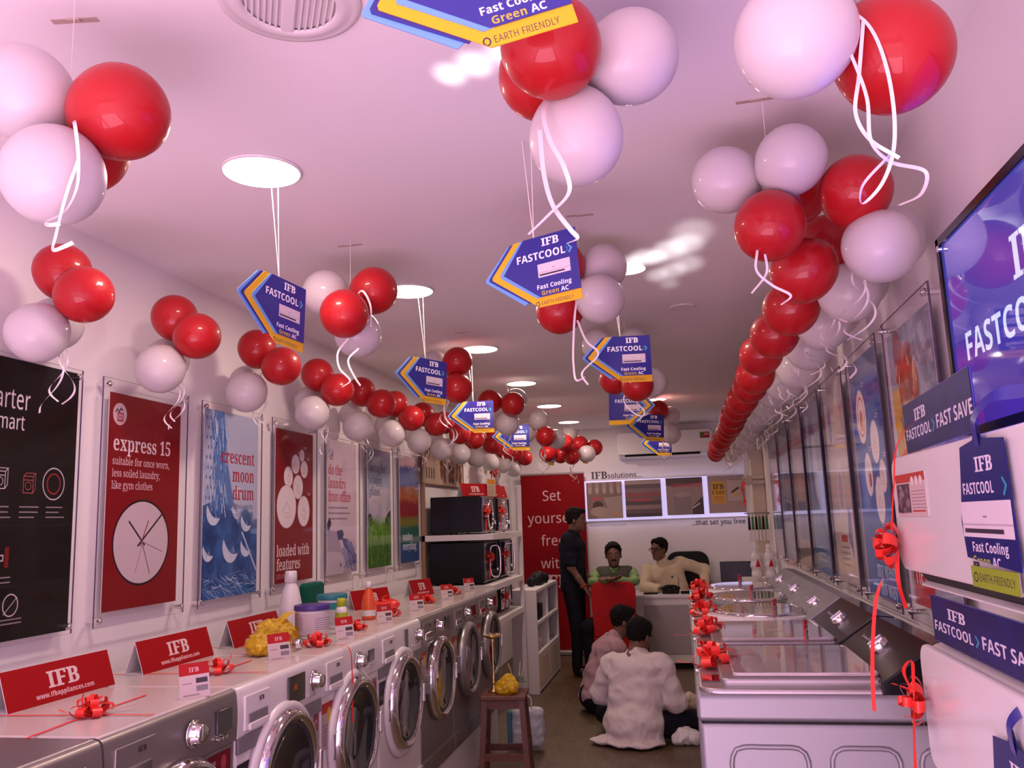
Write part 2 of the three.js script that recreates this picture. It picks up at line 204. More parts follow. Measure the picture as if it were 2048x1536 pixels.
// ---------------------------------------------------------------- hanging balloon clusters
const clusterNames = { 'front-left': 'front-left cluster', 'top middle': 'cluster hanging beside the nearest arrow sign', 'top right': 'big cluster at the top right corner', 'beside right garland': 'cluster next to the right garland', 'left mid': 'cluster in front of the second ceiling light', 'centre': 'cluster behind the large arrow sign', 'left far': 'cluster beside the third ceiling light', 'centre far': 'cluster behind the middle row second sign', 'beyond left far': 'cluster under the fourth ceiling light', 'near fifth light': 'cluster beside the fifth ceiling light', 'back left': 'bunch above the red banner', 'back right': 'bunch before the back air conditioner' };
const clusters = [
  ['front-left', [['w', -1.17, 2.387, -1.291], ['r', -0.996, 2.346, -1.332], ['w', -1.083, 2.207, -1.274], ['r', -1.172, 2.351, -1.46]]],
  ['top middle', [['r', -0.178, 2.385, -1.384], ['r', -0.221, 2.439, -1.574], ['w', -0.044, 2.43, -1.533], ['w', -0.155, 2.271, -1.513]]],
  ['top right', [['w', 0.211, 2.266, -1.253], ['r', 0.366, 2.258, -1.33], ['w', 0.357, 2.441, -1.348]]],
  ['beside right garland', [['w', 0.168, 2.45, -2.259], ['w', 0.326, 2.448, -2.166], ['r', 0.261, 2.28, -2.171], ['r', 0.355, 2.429, -2.361]]],
  ['left mid', [['w', -1.301, 2.453, -2.983], ['r', -1.167, 2.329, -2.844], ['r', -1.103, 2.444, -2.974], ['w', -1.182, 2.289, -3.011]]],
  ['centre', [['w', -0.243, 2.505, -3.146], ['w', -0.251, 2.346, -3.006], ['r', -0.408, 2.335, -3.078], ['r', -0.395, 2.508, -3.062]]],
  ['left far', [['r', -1.281, 2.521, -4.871], ['r', -1.267, 2.351, -4.803], ['w', -1.452, 2.528, -4.952], ['w', -1.409, 2.369, -4.902]]],
  ['centre far', [['w', -0.418, 2.528, -4.712], ['w', -0.215, 2.511, -4.672], ['r', -0.338, 2.342, -4.781], ['r', -0.21, 2.281, -4.68], ['w', -0.137, 2.319, -4.851]]],
  ['beyond left far', [['r', -1.386, 2.464, -6.206], ['r', -1.199, 2.425, -6.146], ['w', -1.212, 2.482, -6.34], ['w', -1.26, 2.293, -6.238]]],
  ['near fifth light', [['w', -1.231, 2.455, -7.479], ['r', -1.164, 2.3, -7.445], ['w', -1.358, 2.35, -7.531], ['w', -1.096, 2.289, -7.619]]],
  ['back left', [['w', -1.127, 2.438, -8.801], ['r', -1.123, 2.322, -8.426], ['r', -1.012, 2.331, -8.725], ['r', -1.329, 2.239, -8.588], ['r', -1.214, 2.227, -8.715], ['r', -1.078, 2.198, -8.538], ['w', -0.929, 2.221, -8.621], ['r', -0.875, 2.296, -8.824]]],
  ['back right', [['r', -0.168, 2.519, -7.783], ['r', -0.204, 2.417, -8.01], ['w', -0.071, 2.474, -7.917], ['w', -0.072, 2.304, -7.881]]],
];
const placeWord = (b, all) => {   // where a balloon sits among those of its colour in the cluster
  const same = all.filter(q => q[0] === b[0]); if (same.length < 2) return '';
  const dy = Math.max(...same.map(q => q[2])) - Math.min(...same.map(q => q[2])), dx = Math.max(...same.map(q => q[1])) - Math.min(...same.map(q => q[1]));
  if (same.length === 2) return dy > dx ? (b[2] === Math.max(...same.map(q => q[2])) ? 'upper ' : 'lower ') : (b[1] === Math.min(...same.map(q => q[1])) ? 'left ' : 'right ');
  const s = [...same].sort((p, q) => p[1] - q[1]), i = s.indexOf(b); return (['leftmost ', 'second from left ', 'third from left ', 'fourth from left ', 'fifth from left '][i] || '') ;
};
for (const [n, bs] of clusters) {
  const c = [1, 2, 3].map(i => bs.reduce((s, b) => s + b[i], 0) / bs.length);
  for (const b of bs) balloon(b.slice(1), c, n === 'back left' ? 0.085 : 0.089, b[0], `${placeWord(b, bs)}${b[0] === 'r' ? 'red' : 'white'} balloon of the ${clusterNames[n]}`, 'balloons of the hanging clusters');
  const topY = Math.min(H - 0.004, H);
  const cordPos = n === 'front-left' ? [-1.17, c[1], -1.41] : [c[0], c[1], c[2]];
  tag(obj('hanging_thread', bar([cordPos[0], cordPos[1] + 0.05, cordPos[2]], [cordPos[0], topY, cordPos[2]], 0.0008), M.cord), `thin thread holding the ${clusterNames[n]}`, 'thread');
}
const wr = (pts, label, cl, w = 0.011, n = 60, tw = 0.8) => { const t = thing('curling_ribbon', label, 'ribbon', pts[0][0], 0, 'long white ribbons of the hanging clusters'); const o = pts[0][0], m = [1, 2, 3].map(i => { const b = clusters.find(c => c[0] === cl)[1]; return b.reduce((s, q) => s + q[i], 0) / b.length; }); pts[0].unshift(m); for (const p of pts) obj('strand', strip(p.map(q => [q[0] - o[0], q[1] - o[1], q[2] - o[2]]), w * 0.62, n, tw, V(0.3, 0.2, 1)), M.ribbon, t); };
wr([[[-1.00, 2.27, -1.22], [-0.985, 2.20, -1.215], [-0.99, 2.15, -1.22], [-1.02, 2.115, -1.23], [-1.055, 2.10, -1.23], [-1.03, 2.085, -1.21], [-1.01, 2.085, -1.21]], [[-0.99, 2.20, -1.22], [-1.01, 2.14, -1.22], [-1.035, 2.07, -1.23], [-1.03, 2.045, -1.22], [-0.99, 2.04, -1.20], [-0.975, 2.045, -1.20]]], 'curled white ribbon hanging from the front-left balloon cluster', 'front-left');
wr([[[-0.20, 2.29, -1.42], [-0.19, 2.22, -1.40], [-0.165, 2.16, -1.39], [-0.16, 2.12, -1.40], [-0.20, 2.08, -1.40], [-0.235, 2.05, -1.40]], [[-0.21, 2.25, -1.42], [-0.205, 2.16, -1.42], [-0.19, 2.10, -1.41], [-0.16, 2.05, -1.40], [-0.15, 2.035, -1.40], [-0.17, 2.03, -1.41]]], 'curled white ribbon crossing in front of the large arrow sign', 'top middle', 0.013);
wr([[[0.285, 2.31, -1.26], [0.315, 2.27, -1.25], [0.335, 2.19, -1.25], [0.335, 2.08, -1.26], [0.31, 2.02, -1.26], [0.285, 2.0, -1.27], [0.29, 2.03, -1.28], [0.33, 2.07, -1.27]], [[0.28, 2.24, -1.24], [0.30, 2.15, -1.24], [0.30, 2.08, -1.24], [0.33, 2.06, -1.27], [0.385, 2.05, -1.30], [0.37, 2.01, -1.28], [0.33, 1.985, -1.25]], [[0.31, 2.28, -1.25], [0.295, 2.19, -1.25], [0.285, 2.13, -1.25], [0.30, 2.09, -1.25], [0.34, 2.06, -1.26]]], 'three long curled white ribbons of the top right balloon cluster', 'top right', 0.009);
wr([[[-1.10, 2.41, -2.85], [-1.075, 2.36, -2.86], [-1.08, 2.28, -2.88]], [[-1.16, 2.24, -2.86], [-1.20, 2.19, -2.86], [-1.19, 2.13, -2.85], [-1.15, 2.08, -2.85], [-1.18, 2.06, -2.85]], [[-1.12, 2.20, -2.86], [-1.16, 2.16, -2.86], [-1.13, 2.09, -2.85], [-1.11, 2.06, -2.85]]], 'curled white ribbons under the cluster in front of the second ceiling light', 'left mid', 0.012);
wr([[[-0.335, 2.30, -2.95], [-0.345, 2.2, -2.94], [-0.35, 2.1, -2.94], [-0.34, 2.04, -2.93], [-0.31, 2.05, -2.93]], [[-0.33, 2.26, -2.95], [-0.30, 2.18, -2.94], [-0.26, 2.13, -2.93], [-0.32, 2.06, -2.92], [-0.30, 2.02, -2.92]]], 'curled white ribbon dangling from the cluster behind the large arrow sign', 'centre', 0.012);
wr([[[0.22, 2.2, -2.13], [0.215, 2.15, -2.12], [0.25, 2.11, -2.12], [0.29, 2.08, -2.12], [0.265, 2.06, -2.12]], [[0.24, 2.2, -2.14], [0.24, 2.15, -2.14], [0.20, 2.1, -2.14]]], 'curled white ribbon under the cluster next to the right garland', 'beside right garland', 0.010);
wr([[[-0.26, 2.27, -4.7], [-0.29, 2.21, -4.7], [-0.26, 2.15, -4.7], [-0.2, 2.11, -4.7], [-0.16, 2.12, -4.7]], [[-0.24, 2.27, -4.7], [-0.22, 2.19, -4.7], [-0.18, 2.13, -4.7], [-0.22, 2.08, -4.7]]], 'curled white ribbon under the cluster behind the second arrow sign of the middle row', 'centre far', 0.012);
const midOf = n => { const b = clusters.find(c => c[0] === n)[1]; return [1, 2, 3].map(i => b.reduce((s, q) => s + q[i], 0) / b.length); };
for (const [n, l] of [['left far', 'beside the third ceiling light'], ['beyond left far', 'under the fourth ceiling light'], ['near fifth light', 'beside the fifth ceiling light'], ['back left', 'above the red banner'], ['back right', 'in front of the wall-mounted air conditioner']]) curlRibbon(midOf(n), 0.42, 0.05, 1.4, `curled white ribbon of the balloons ${l}`, 'short ribbons of the far clusters', 0.010, 3);

// ================================================================ hanging arrow signs
const navy = '#30308c';
const acPic = (x, px, py, w, h) => { rect(x, px, py, w, h, '#ded3dc'); rect(x, px, py + h * 0.62, w, h * 0.05, '#b9adb8'); rect(x, px + w * 0.04, py + h * 0.76, w * 0.78, h * 0.12, '#3a3340'); rect(x, px + w * 0.45, py + h * 0.4, w * 0.08, h * 0.05, '#8a8090'); };
const fastPrint = mir => (x, w, h) => {
  rect(x, 0, 0, w, h, navy); const o = mir ? -150 : 0;
  x.save(); logo(x, 470 + o, 72, 66); T(x, 'FASTCOOL', 565 + o, 150, 66, '#fff', 'sans-serif', 'right', '600', 1.02); line(x, [[585 + o, 105], [605 + o, 128], [585 + o, 152]], '#59c3dd', 9); line(x, [[568 + o, 112], [582 + o, 128], [568 + o, 146]], '#3a86c8', 6);
  acPic(x, 372 + o, 182, 215, 84); T(x, 'Fast Cooling', 585 + o, 338, 40, '#fff', 'sans-serif', 'right', 'bold', 0.98); T(x, 'Green', 500 + o, 378, 40, '#c9b13a', 'sans-serif', 'right', 'bold'); T(x, 'AC', 512 + o, 378, 40, '#fff', 'sans-serif', 'left', 'bold'); x.restore();
};
const yelPrint = (x, w, h) => { rect(x, 0, 0, w, h, '#e7b52d'); T(x, 'EARTH FRIENDLY', 372, h - 14, 33, '#4a3b52', 'sans-serif', 'left', '500', 0.86); disc(x, 350, h - 25, 11, 13, null, '#4a3b52', 5); };
const signMats = m => { const a = printMat(640, 450, fastPrint(m), 0.22, { clearcoat: 0.6, clearcoatRoughness: 0.1 }), b = printMat(640, 450, yelPrint, 0.25); for (const q of [a, b]) { q.map.wrapS = q.map.wrapT = THREE.ClampToEdgeWrapping; q.map.repeat.set(1 / 0.30, 1 / 0.21); } return [a, b]; };
const sm0 = signMats(false), sm1 = signMats(true), lightBlue = mat(lin(0.14, 0.36, 0.78), 0.3), navyM = mat(lin(0.028, 0.026, 0.24), 0.3);
function hangSign(p, yaw, roll, label, mir = false, cordTop = null, s = 1) {
  const t = thing('arrow_sign', label, 'sign', p, yaw, 'hanging cardboard arrow signs'); t.rotation.order = 'YXZ'; t.rotation.z = roll;
  const W = 0.30, f = pts => poly(mir ? pts.map(q => [(1 - q[0]) * W * s, q[1] * W * s]).reverse() : pts.map(q => [q[0] * W * s, q[1] * W * s]));
  const put = (n, pts, m, z, th = 0.0022) => { const g = ext(f(pts), th); g.translate(-W / 2 * s, -0.34 * W * s, z); const q = obj(n, g, m, t); return q; };
  const [a, b] = mir ? sm1 : sm0;
  put('blue_edge', [[0.27, 0.675], [0.0, 0.40], [0.0, 0.375], [0.40, 0.06], [0.45, 0.085], [0.30, 0.19], [0.07, 0.385], [0.33, 0.68]], lightBlue, -0.004);
  put('navy_chevron', [[0.30, 0.68], [0.045, 0.40], [0.045, 0.375], [0.46, 0.065], [0.50, 0.09], [0.35, 0.20], [0.11, 0.385], [0.37, 0.685]], navyM, -0.0015);
  put('yellow_band', [[0.345, 0.685], [0.085, 0.40], [0.085, 0.375], [0.56, 0.005], [1.0, 0.0], [1.0, 0.11], [0.60, 0.11], [0.20, 0.39], [0.43, 0.69]], b, 0.001);
  put('light_chevron', [[0.43, 0.69], [0.18, 0.41], [0.18, 0.375], [0.545, 0.095], [0.60, 0.10], [0.25, 0.39], [0.48, 0.69]], lightBlue, 0.0032);
  put('face', [[0.455, 0.69], [0.215, 0.39], [0.58, 0.10], [1.0, 0.10], [1.0, 0.69]], a, 0.0038);
  // two cords rise to one hook on the ceiling, in world directions
  const c = new THREE.Group(); const q = t.quaternion.clone().invert(); const hy = H - p[1] - 0.004;
  for (const d of [-0.012, 0.014]) { const top = V(d, hy, 0.0).applyQuaternion(q), bot = V((mir ? -0.02 : 0.02) * s, 0.33 * W * s, 0.004); obj('cord', bar([bot.x, bot.y, bot.z], [top.x, top.y, top.z], 0.0016), M.cord, t); }
  return t;
}
hangSign([-0.275, 2.335, -1.12], 0.15, 0.26, 'nearest and largest hanging blue arrow sign, cut off by the top edge');
hangSign([-1.172, 2.214, -2.294], 1.36, -0.06, 'blue arrow sign hanging beside the nearest ceiling light, turned sideways');
hangSign([-0.383, 2.249, -2.308], -0.30, 0.06, 'large blue arrow sign hanging mid-ceiling in front of red and white balloons');
hangSign([-1.158, 2.224, -3.741], 1.0, -0.04, 'blue arrow sign hanging from the second ceiling light of the left row');
hangSign([-0.249, 2.247, -3.708], 0.12, 0.0, 'second blue arrow sign of the middle row, under the large one');
hangSign([-1.315, 2.236, -5.308], 0.12, 0.0, 'blue arrow sign hanging in front of the left garland below the third ceiling light');
hangSign([-0.285, 2.245, -5.40], -0.25, -0.05, 'blue sign of the middle row whose arrow points right', true);
hangSign([-1.342, 2.233, -6.748], 0.25, 0.0, 'blue arrow sign half hidden behind a white balloon near the left garland end');
hangSign([-0.26, 2.247, -6.648], 0.25, -0.06, 'blue arrow sign hanging in front of the back wall air conditioner, nearer one');
hangSign([-0.225, 2.246, -8.307], 0.3, -0.03, 'farthest blue arrow sign in front of the back wall air conditioner');
hangSign([-1.40, 2.25, -9.0], 1.25, 0, 'blue arrow sign seen nearly edge-on left of the red balloons at the back');
hangSign([-1.02, 2.25, -8.95], 1.3, 0, 'blue arrow sign seen nearly edge-on right of the red balloons at the back');
// ================================================================ wall posters behind clear acrylic
const oval = (x, cx, cy, rx, ry, fill = '#e6dadd') => disc(x, cx, cy, rx, ry, fill, '#b9a7ac', 3);
const fur = (x, n, x0, y0, x1, y1, cols, lw, len, ang, spread = 0.5) => { for (let i = 0; i < n; i++) { const a = ang + rr(-spread, spread), px = rr(x0, x1), py = rr(y0, y1), l = len * rr(0.4, 1.2); line(x, [[px, py], [px + Math.cos(a) * l, py + Math.sin(a) * l]], cols[Math.floor(rnd() * cols.length)], lw * rr(0.5, 1.4)); } };
const blob = (x, n, x0, y0, x1, y1, cols, r0, r1, al = 0.25) => { x.globalAlpha = al; for (let i = 0; i < n; i++) disc(x, rr(x0, x1), rr(y0, y1), rr(r0, r1), rr(r0, r1), cols[Math.floor(rnd() * cols.length)]); x.globalAlpha = 1; };
const washIcon = (x, px, py, s, c) => { x.strokeStyle = c; x.lineWidth = 2; x.strokeRect(px, py, s, s * 1.3); disc(x, px + s / 2, py + s * 0.75, s * 0.3, s * 0.3, null, c, 2); line(x, [[px, py + s * 0.3], [px + s, py + s * 0.3]], c, 2); line(x, [[px, py], [px + s * 0.25, py - s * 0.25], [px + s * 1.25, py - s * 0.25], [px + s, py]], c, 2); line(x, [[px + s * 1.25, py - s * 0.25], [px + s * 1.25, py + s], [px + s, py + s * 1.3]], c, 2); };
const artBlack = (x, w, h) => {
  rect(x, 0, 0, w, h, '#17120f'); T(x, 'smarter', 222, 116, 66, '#d8cfd0', 'sans-serif', 'right', '300', 0.74); T(x, 'smart', 208, 164, 50, '#d8cfd0', 'sans-serif', 'right', '300', 0.78);
  washIcon(x, 128, 262, 30, '#c9bfc0'); washIcon(x, 214, 270, 30, '#a05050'); washIcon(x, 30, 262, 30, '#c9bfc0'); disc(x, 312, 285, 36, 38, null, '#c9bfc0', 3); disc(x, 312, 285, 22, 24, null, '#8a2a2a', 4);
  for (const px of [30, 120, 205, 290]) for (let k = 0; k < 3; k++) rect(x, px, 340 + k * 12, rr(40, 64), 3, '#8d8485');
  for (const py of [384, 520, 600]) line(x, [[0, py], [w, py]], '#2a2422', 2);
  line(x, [[110, 450], [165, 450], [165, 462], [135, 462], [135, 480], [112, 480]], '#c9bfc0', 3); rect(x, 170, 432, 12, 46, '#6d1a1a'); for (let k = 0; k < 2; k++) rect(x, 120, 498 + k * 11, 70, 3, '#8d8485');
  disc(x, 195, 562, 22, 24, null, '#c9bfc0', 3); line(x, [[175, 582], [215, 545]], '#c9bfc0', 2); disc(x, 120, 556, 18, 14, null, '#c9bfc0', 3); for (let k = 0; k < 2; k++) rect(x, 165, 592 + k * 9, 66, 3, '#8d8485');
};
const artExpress = (x, w, h) => {
  rect(x, 0, 0, w, h, '#790913'); disc(x, 52, 62, 34, 34, '#c9b0b6'); line(x, [[30, 58], [38, 48], [48, 56], [56, 44], [66, 50]], '#3c2028', 4); x.strokeStyle = '#9c1626'; x.lineWidth = 4; x.strokeRect(42, 60, 26, 22); T(x, '15', 55, 79, 17, '#9c1626', 'sans-serif', 'center', 'bold');
  T(x, 'express 15', 24, 172, 64, '#dccfd2', 'serif', 'left', 'bold', 0.9); T(x, 'suitable for once worn,', 24, 214, 31, '#dccfd2', 'serif', 'left', '', 0.88); T(x, 'less soiled laundry,', 24, 250, 31, '#dccfd2', 'serif', 'left', '', 0.88); T(x, 'like gym clothes', 24, 286, 31, '#dccfd2', 'serif', 'left', '', 0.88);
  disc(x, 186, 446, 148, 130, '#1a0d12'); disc(x, 186, 446, 142, 124, '#c4b3ba'); const c = [186, 444]; line(x, [[c[0] + 16, c[1] + 12], [c[0] - 70, c[1] - 62]], '#2c1820', 6); line(x, [[c[0] - 22, c[1] + 14], [c[0] + 108, c[1] - 86]], '#2c1820', 6); line(x, [[c[0] - 8, c[1] + 14], [c[0] + 32, c[1] - 64]], '#7c2a34', 4); line(x, [c, [c[0] + 46, c[1] + 100]], '#6a5960', 4); line(x, [[c[0] + 4, c[1] + 6], [c[0] - 30, c[1] + 92]], '#8a7980', 3); line(x, [c, [c[0] + 110, c[1] + 34]], '#8a7980', 3);
};
const artMoon = (x, w, h) => {
  rect(x, 0, 0, w, h, '#aeb6cc'); blob(x, 120, 0, 0, 120, 330, ['#9fb0cf', '#6f8fbf', '#c5cada'], 8, 30); x.globalAlpha = 0.8; quad(x, [[0, 330], [120, 300], [200, 350], [260, 420], [w, 430], [w, h], [0, h]], '#1f4a86'); quad(x, [[60, 0], [130, 0], [160, 180], [210, 330], [90, 380], [70, 180]], '#3d68a6'); x.globalAlpha = 1;
  blob(x, 260, 0, 360, w, h, ['#163a74', '#2a5c9c', '#0f2d60', '#3a6ca8'], 10, 46, 0.3); fur(x, 160, 40, 0, 150, 320, ['#24549a', '#5a86bf', '#cfd6e4'], 3, 60, 1.45, 0.2);
  for (let i = 0; i < 9; i++) for (let j = 0; j < 4; j++) disc(x, 18 + j * 22 + (i % 2) * 10, 30 + i * 34, 4, 7, '#4f6da0');
  const moon = (px, py, s) => { x.beginPath(); x.arc(px, py, s, 0.4, PI + 0.5); x.quadraticCurveTo(px - s * 0.1, py + s * 0.75, px + s * 0.92, py + s * 0.4); x.fillStyle = '#c2cbde'; x.fill(); fur(x, 12, px - s * 0.8, py, px + s * 0.4, py + s * 0.5, ['#e0e5ee', '#9fb2d4'], 2, s * 0.4, 1.2); };
  moon(70, 350, 46); moon(230, 340, 34); moon(300, 380, 40); moon(190, 470, 56); moon(300, 470, 40); moon(40, 480, 36); moon(240, 260, 30); line(x, [[270, 420], [380, 560]], '#aebcd8', 9);
  fur(x, 80, 0, 560, w, h, ['#6f94c4', '#b5c6de'], 2, 70, 0.3, 0.5);
  T(x, 'crescent', 356, 178, 66, '#a11f33', 'serif', 'right', 'bold', 0.86); T(x, 'moon', 356, 242, 66, '#a11f33', 'serif', 'right', 'bold', 0.86); T(x, 'drum', 356, 306, 66, '#a11f33', 'serif', 'right', 'bold', 0.86); T(x, 'gives clothes a gentle,', 352, 338, 24, '#444a70', 'serif', 'right', '', 0.85); T(x, 'thorough cleaning', 352, 368, 24, '#444a70', 'serif', 'right', '', 0.85);
};
const bubbles = (x, P) => P.forEach(([a, b, rx, ry]) => { oval(x, a, b, rx, ry); x.globalAlpha = 0.7; line(x, [[a - rx * 0.4, b + ry * 0.3], [a, b - ry * 0.2], [a + rx * 0.4, b + ry * 0.2]], '#7a8a7c', 3); disc(x, a + rx * 0.1, b + ry * 0.4, rx * 0.3, ry * 0.12, null, '#b56a50', 2); x.globalAlpha = 1; rect(x, a + rx * 0.6, b - ry - 14, 40, 3, '#d9a5aa'); rect(x, a + rx * 0.6, b - ry - 7, 32, 3, '#d9a5aa'); });
const artLoaded = (x, w, h) => { rect(x, 0, 0, w, h, '#7e0a16'); bubbles(x, [[265, 100, 26, 26], [200, 142, 42, 42], [290, 160, 38, 38], [128, 200, 44, 44], [226, 240, 50, 52], [112, 326, 94, 90], [286, 344, 62, 66]]); T(x, 'loaded with', 20, 532, 64, '#ddd0d2', 'serif', 'left', 'bold', 0.86); T(x, 'features', 20, 588, 64, '#ddd0d2', 'serif', 'left', 'bold', 0.86); T(x, 'EFS Front Loaders', 20, 622, 26, '#d9b8bc', 'serif', 'left', '', 0.9); };
const artOffice = (x, w, h) => {
  rect(x, 0, 0, w, h, '#c2b0bb'); blob(x, 90, 0, 0, w, 300, ['#cbbac4', '#b8a6b4'], 20, 60, 0.2); disc(x, 52, 70, 26, 26, '#a79aa2', '#5c4d58', 4); T(x, 'A', 52, 82, 32, '#4a3b44', 'serif', 'center', 'bold'); T(x, 'do the', 14, 168, 66, '#a51e33', 'serif', 'left', 'bold', 0.86); T(x, 'laundry', 14, 232, 66, '#a51e33', 'serif', 'left', 'bold', 0.86); T(x, 'from office', 14, 296, 66, '#a51e33', 'serif', 'left', 'bold', 0.78);
  for (let k = 0; k < 3; k++) rect(x, 14, 322 + k * 26, 250 + (k % 2) * 30, 8, '#8b7784'); quad(x, [[0, 400], [30, 372], [52, 400], [14, 450], [0, 440]], '#2c2330');
  quad(x, [[0, 430], [130, 440], [180, 520], [w, 560], [w, h], [0, h]], '#9c8ea2'); quad(x, [[118, 438], [190, 430], [212, 452], [190, 480], [140, 480]], '#3c3f66'); quad(x, [[180, 470], [260, 478], [w, 560], [w, h - 40], [300, 600], [240, 540]], '#474a80'); fur(x, 60, 190, 480, 340, 600, ['#7d82b4', '#2e3160', '#a0a4cc'], 4, 90, 0.75, 0.12); quad(x, [[0, 530], [170, 540], [230, 580], [200, h], [0, h]], '#b3a7b8'); disc(x, 170, 600, 8, 10, '#4a3f50');
};
const artPlanet = (x, w, h) => {
  rect(x, 0, 0, w, h, '#7f8ca6'); blob(x, 120, 0, 0, w, 280, ['#8c99b0', '#6d7d9b', '#a2a6b8'], 20, 70, 0.25); blob(x, 80, 40, 230, w, 400, ['#b7aeb8', '#a3a0b0', '#c4b6b6'], 20, 60, 0.3); disc(x, 100, 50, 20, 24, null, '#a9b7cb', 4);
  T(x, 'saving for', 34, 126, 60, '#2c2b48', 'serif', 'left', 'bold', 0.86); T(x, 'a happy', 34, 190, 60, '#2c2b48', 'serif', 'left', 'bold', 0.86); T(x, 'planet', 34, 254, 60, '#2c2b48', 'serif', 'left', 'bold', 0.86);
  quad(x, [[0, 430], [10, 360], [50, 350], [90, 400], [130, 412], [180, 420], [260, 410], [330, 350], [w, 330], [w, 440], [0, 440]], '#2c2a38'); rect(x, 0, 420, w, h - 420, '#4d7a22'); fur(x, 900, 0, 430, w, h, ['#3a6a1a', '#5f9628', '#76a832', '#2d5216'], 4, 70, -1.57, 0.25); fur(x, 200, 0, 560, w, h + 40, ['#2a4a18', '#3a6a1a'], 5, 80, -1.57, 0.25);
};
const artTowels = (x, w, h) => { rect(x, 0, 0, w, 90, '#b7a0a8'); const c = [['#2f4a86', 80, 200], ['#8a5a3a', 200, 250], ['#9a4a22', 250, 300], ['#7c1420', 290, 390], ['#6d6a22', 385, 450], ['#1f5a4a', 440, 560], ['#24477e', 545, 640]]; for (const [k, a, b] of c) { rect(x, 0, a, w, b - a, k); fur(x, 160, 0, a, w, a + 14, [k], 4, 26, -1.57, 0.5); fur(x, 90, 0, a, w, b, ['rgba(255,255,255,.10)', 'rgba(0,0,0,.12)'], 5, 20, 0.8, 3); } T(x, 'washes', 50, 510, 62, '#d5dadf', 'serif', 'left', 'bold', 0.86); T(x, 'everything', 50, 566, 62, '#d5dadf', 'serif', 'left', 'bold', 0.80); };
const artFruit = (x, w, h) => {
  rect(x, 0, 0, w, h, '#8f98a8'); blob(x, 300, 120, 0, w, 420, ['#a7b1bf', '#76828f', '#c3cad2', '#5d6b70'], 6, 26, 0.4); blob(x, 60, 60, 40, 230, 420, ['#9c2c22', '#b8452c', '#7c1c1a'], 18, 46, 0.6); blob(x, 40, 0, 150, 60, 430, ['#d8a820', '#c99a2a'], 14, 30, 0.7); fur(x, 120, 60, 60, 240, 440, ['#3a4a2a', '#5c3a2a', '#e0b890'], 5, 40, 1.5, 0.6); quad(x, [[10, 300], [140, 260], [180, 340], [120, 420], [20, 420]], '#c8261c'); quad(x, [[120, 290], [190, 350], [130, 430], [110, 380]], '#d8a01e'); disc(x, 90, 480, 60, 50, '#d0b8bc'); rect(x, 20, 510, 170, 130, '#a81828'); T(x, 'new', 105, 590, 78, '#eadfe0', 'sans-serif', 'center', '', 0.9);
};
const artMyWash = (x, w, h) => { rect(x, 0, 0, w, h, '#1b4fa0'); rect(x, 0, 0, w, 60, '#50648c'); bubbles(x, [[120, 160, 66, 74], [270, 240, 52, 56], [150, 320, 50, 58], [330, 330, 40, 42], [265, 390, 52, 60], [240, 500, 36, 38]]); disc(x, 120, 160, 46, 52, null, '#c06a50', 6); disc(x, 120, 170, 20, 30, '#c97a5c'); disc(x, 165, 335, 16, 20, '#a02a38'); T(x, 'my wash', 360, 590, 60, '#d4dbea', 'serif', 'right', '', 0.9); T(x, 'my way', 360, 636, 60, '#d4dbea', 'serif', 'right', '', 0.9); };
const artBottle = (x, w, h) => { rect(x, 0, 0, w, h, '#c0b0ac'); disc(x, 200, 320, 160, 310, '#cabbb6', '#94838a', 4); disc(x, 90, 130, 32, 66, '#6e73ac'); quad(x, [[150, 250], [230, 250], [240, 290], [260, 330], [260, 430], [130, 430], [130, 330], [148, 290]], '#d6cacb'); disc(x, 195, 350, 34, 54, '#b7b0c6', '#8b86a2', 3); quad(x, [[290, 400], [330, 420], [330, 560], [260, 500]], '#565a9a'); rect(x, 120, 490, 120, 22, '#b03a40'); for (let k = 0; k < 4; k++) rect(x, 110, 526 + k * 18, 150, 6, '#8c7d80'); };
const artLoop = (x, w, h) => { rect(x, 0, 0, w, h, '#8fa0b8'); rect(x, 0, 380, w, 260, '#4a74a8'); blob(x, 80, 0, 300, w, 460, ['#7f98b8', '#5c82b0'], 20, 60, 0.3); disc(x, 150, 220, 90, 170, '#3d62a0'); disc(x, 190, 250, 56, 130, '#b9c2cc'); line(x, [[60, 200], [120, 330], [260, 450], [370, 520]], '#3a5a90', 26); for (let k = 0; k < 3; k++) rect(x, 80, 540 + k * 24, 200, 10, '#8aa8cc'); };
const artDress = (x, w, h) => { rect(x, 0, 0, w, h, '#a6979c'); blob(x, 60, 0, 0, w, 260, ['#b0a2a4', '#98888e'], 20, 60, 0.25); disc(x, 200, 290, 100, 110, '#b98a7c'); rect(x, 60, 370, 280, 160, '#4a5a8a'); quad(x, [[150, 180], [260, 180], [280, 360], [110, 360]], '#bfa59c'); rect(x, 40, 540, 300, 60, '#9d8b8c'); };
const artDrop = (x, w, h) => { rect(x, 0, 0, w, h, '#7e88a2'); blob(x, 200, 0, 0, w, h, ['#8f98ae', '#66728f', '#b3b6c2', '#4f5b80'], 10, 50, 0.3); disc(x, 190, 330, 90, 120, '#525b82'); disc(x, 190, 300, 50, 70, '#99a2b8'); };
const artSail = (x, w, h) => { rect(x, 0, 0, w, h, '#7a86a8'); rect(x, 40, 150, 300, 250, '#c2583a'); rect(x, 20, 400, w, 140, '#3f5e9c'); blob(x, 60, 0, 520, w, h, ['#8f93a8', '#a9a6b0'], 20, 50, 0.4); };
const boltG = [cyl(0.0095, 0.0095, 0.042, 0, 0, 0.021, 16, 'z'), cyl(0.0115, 0.0115, 0.008, 0, 0, 0.048, 16, 'z'), sph(0.006, 0, 0, 0.052, 1, 1, 0.6)];
const bolt = join(boltG);
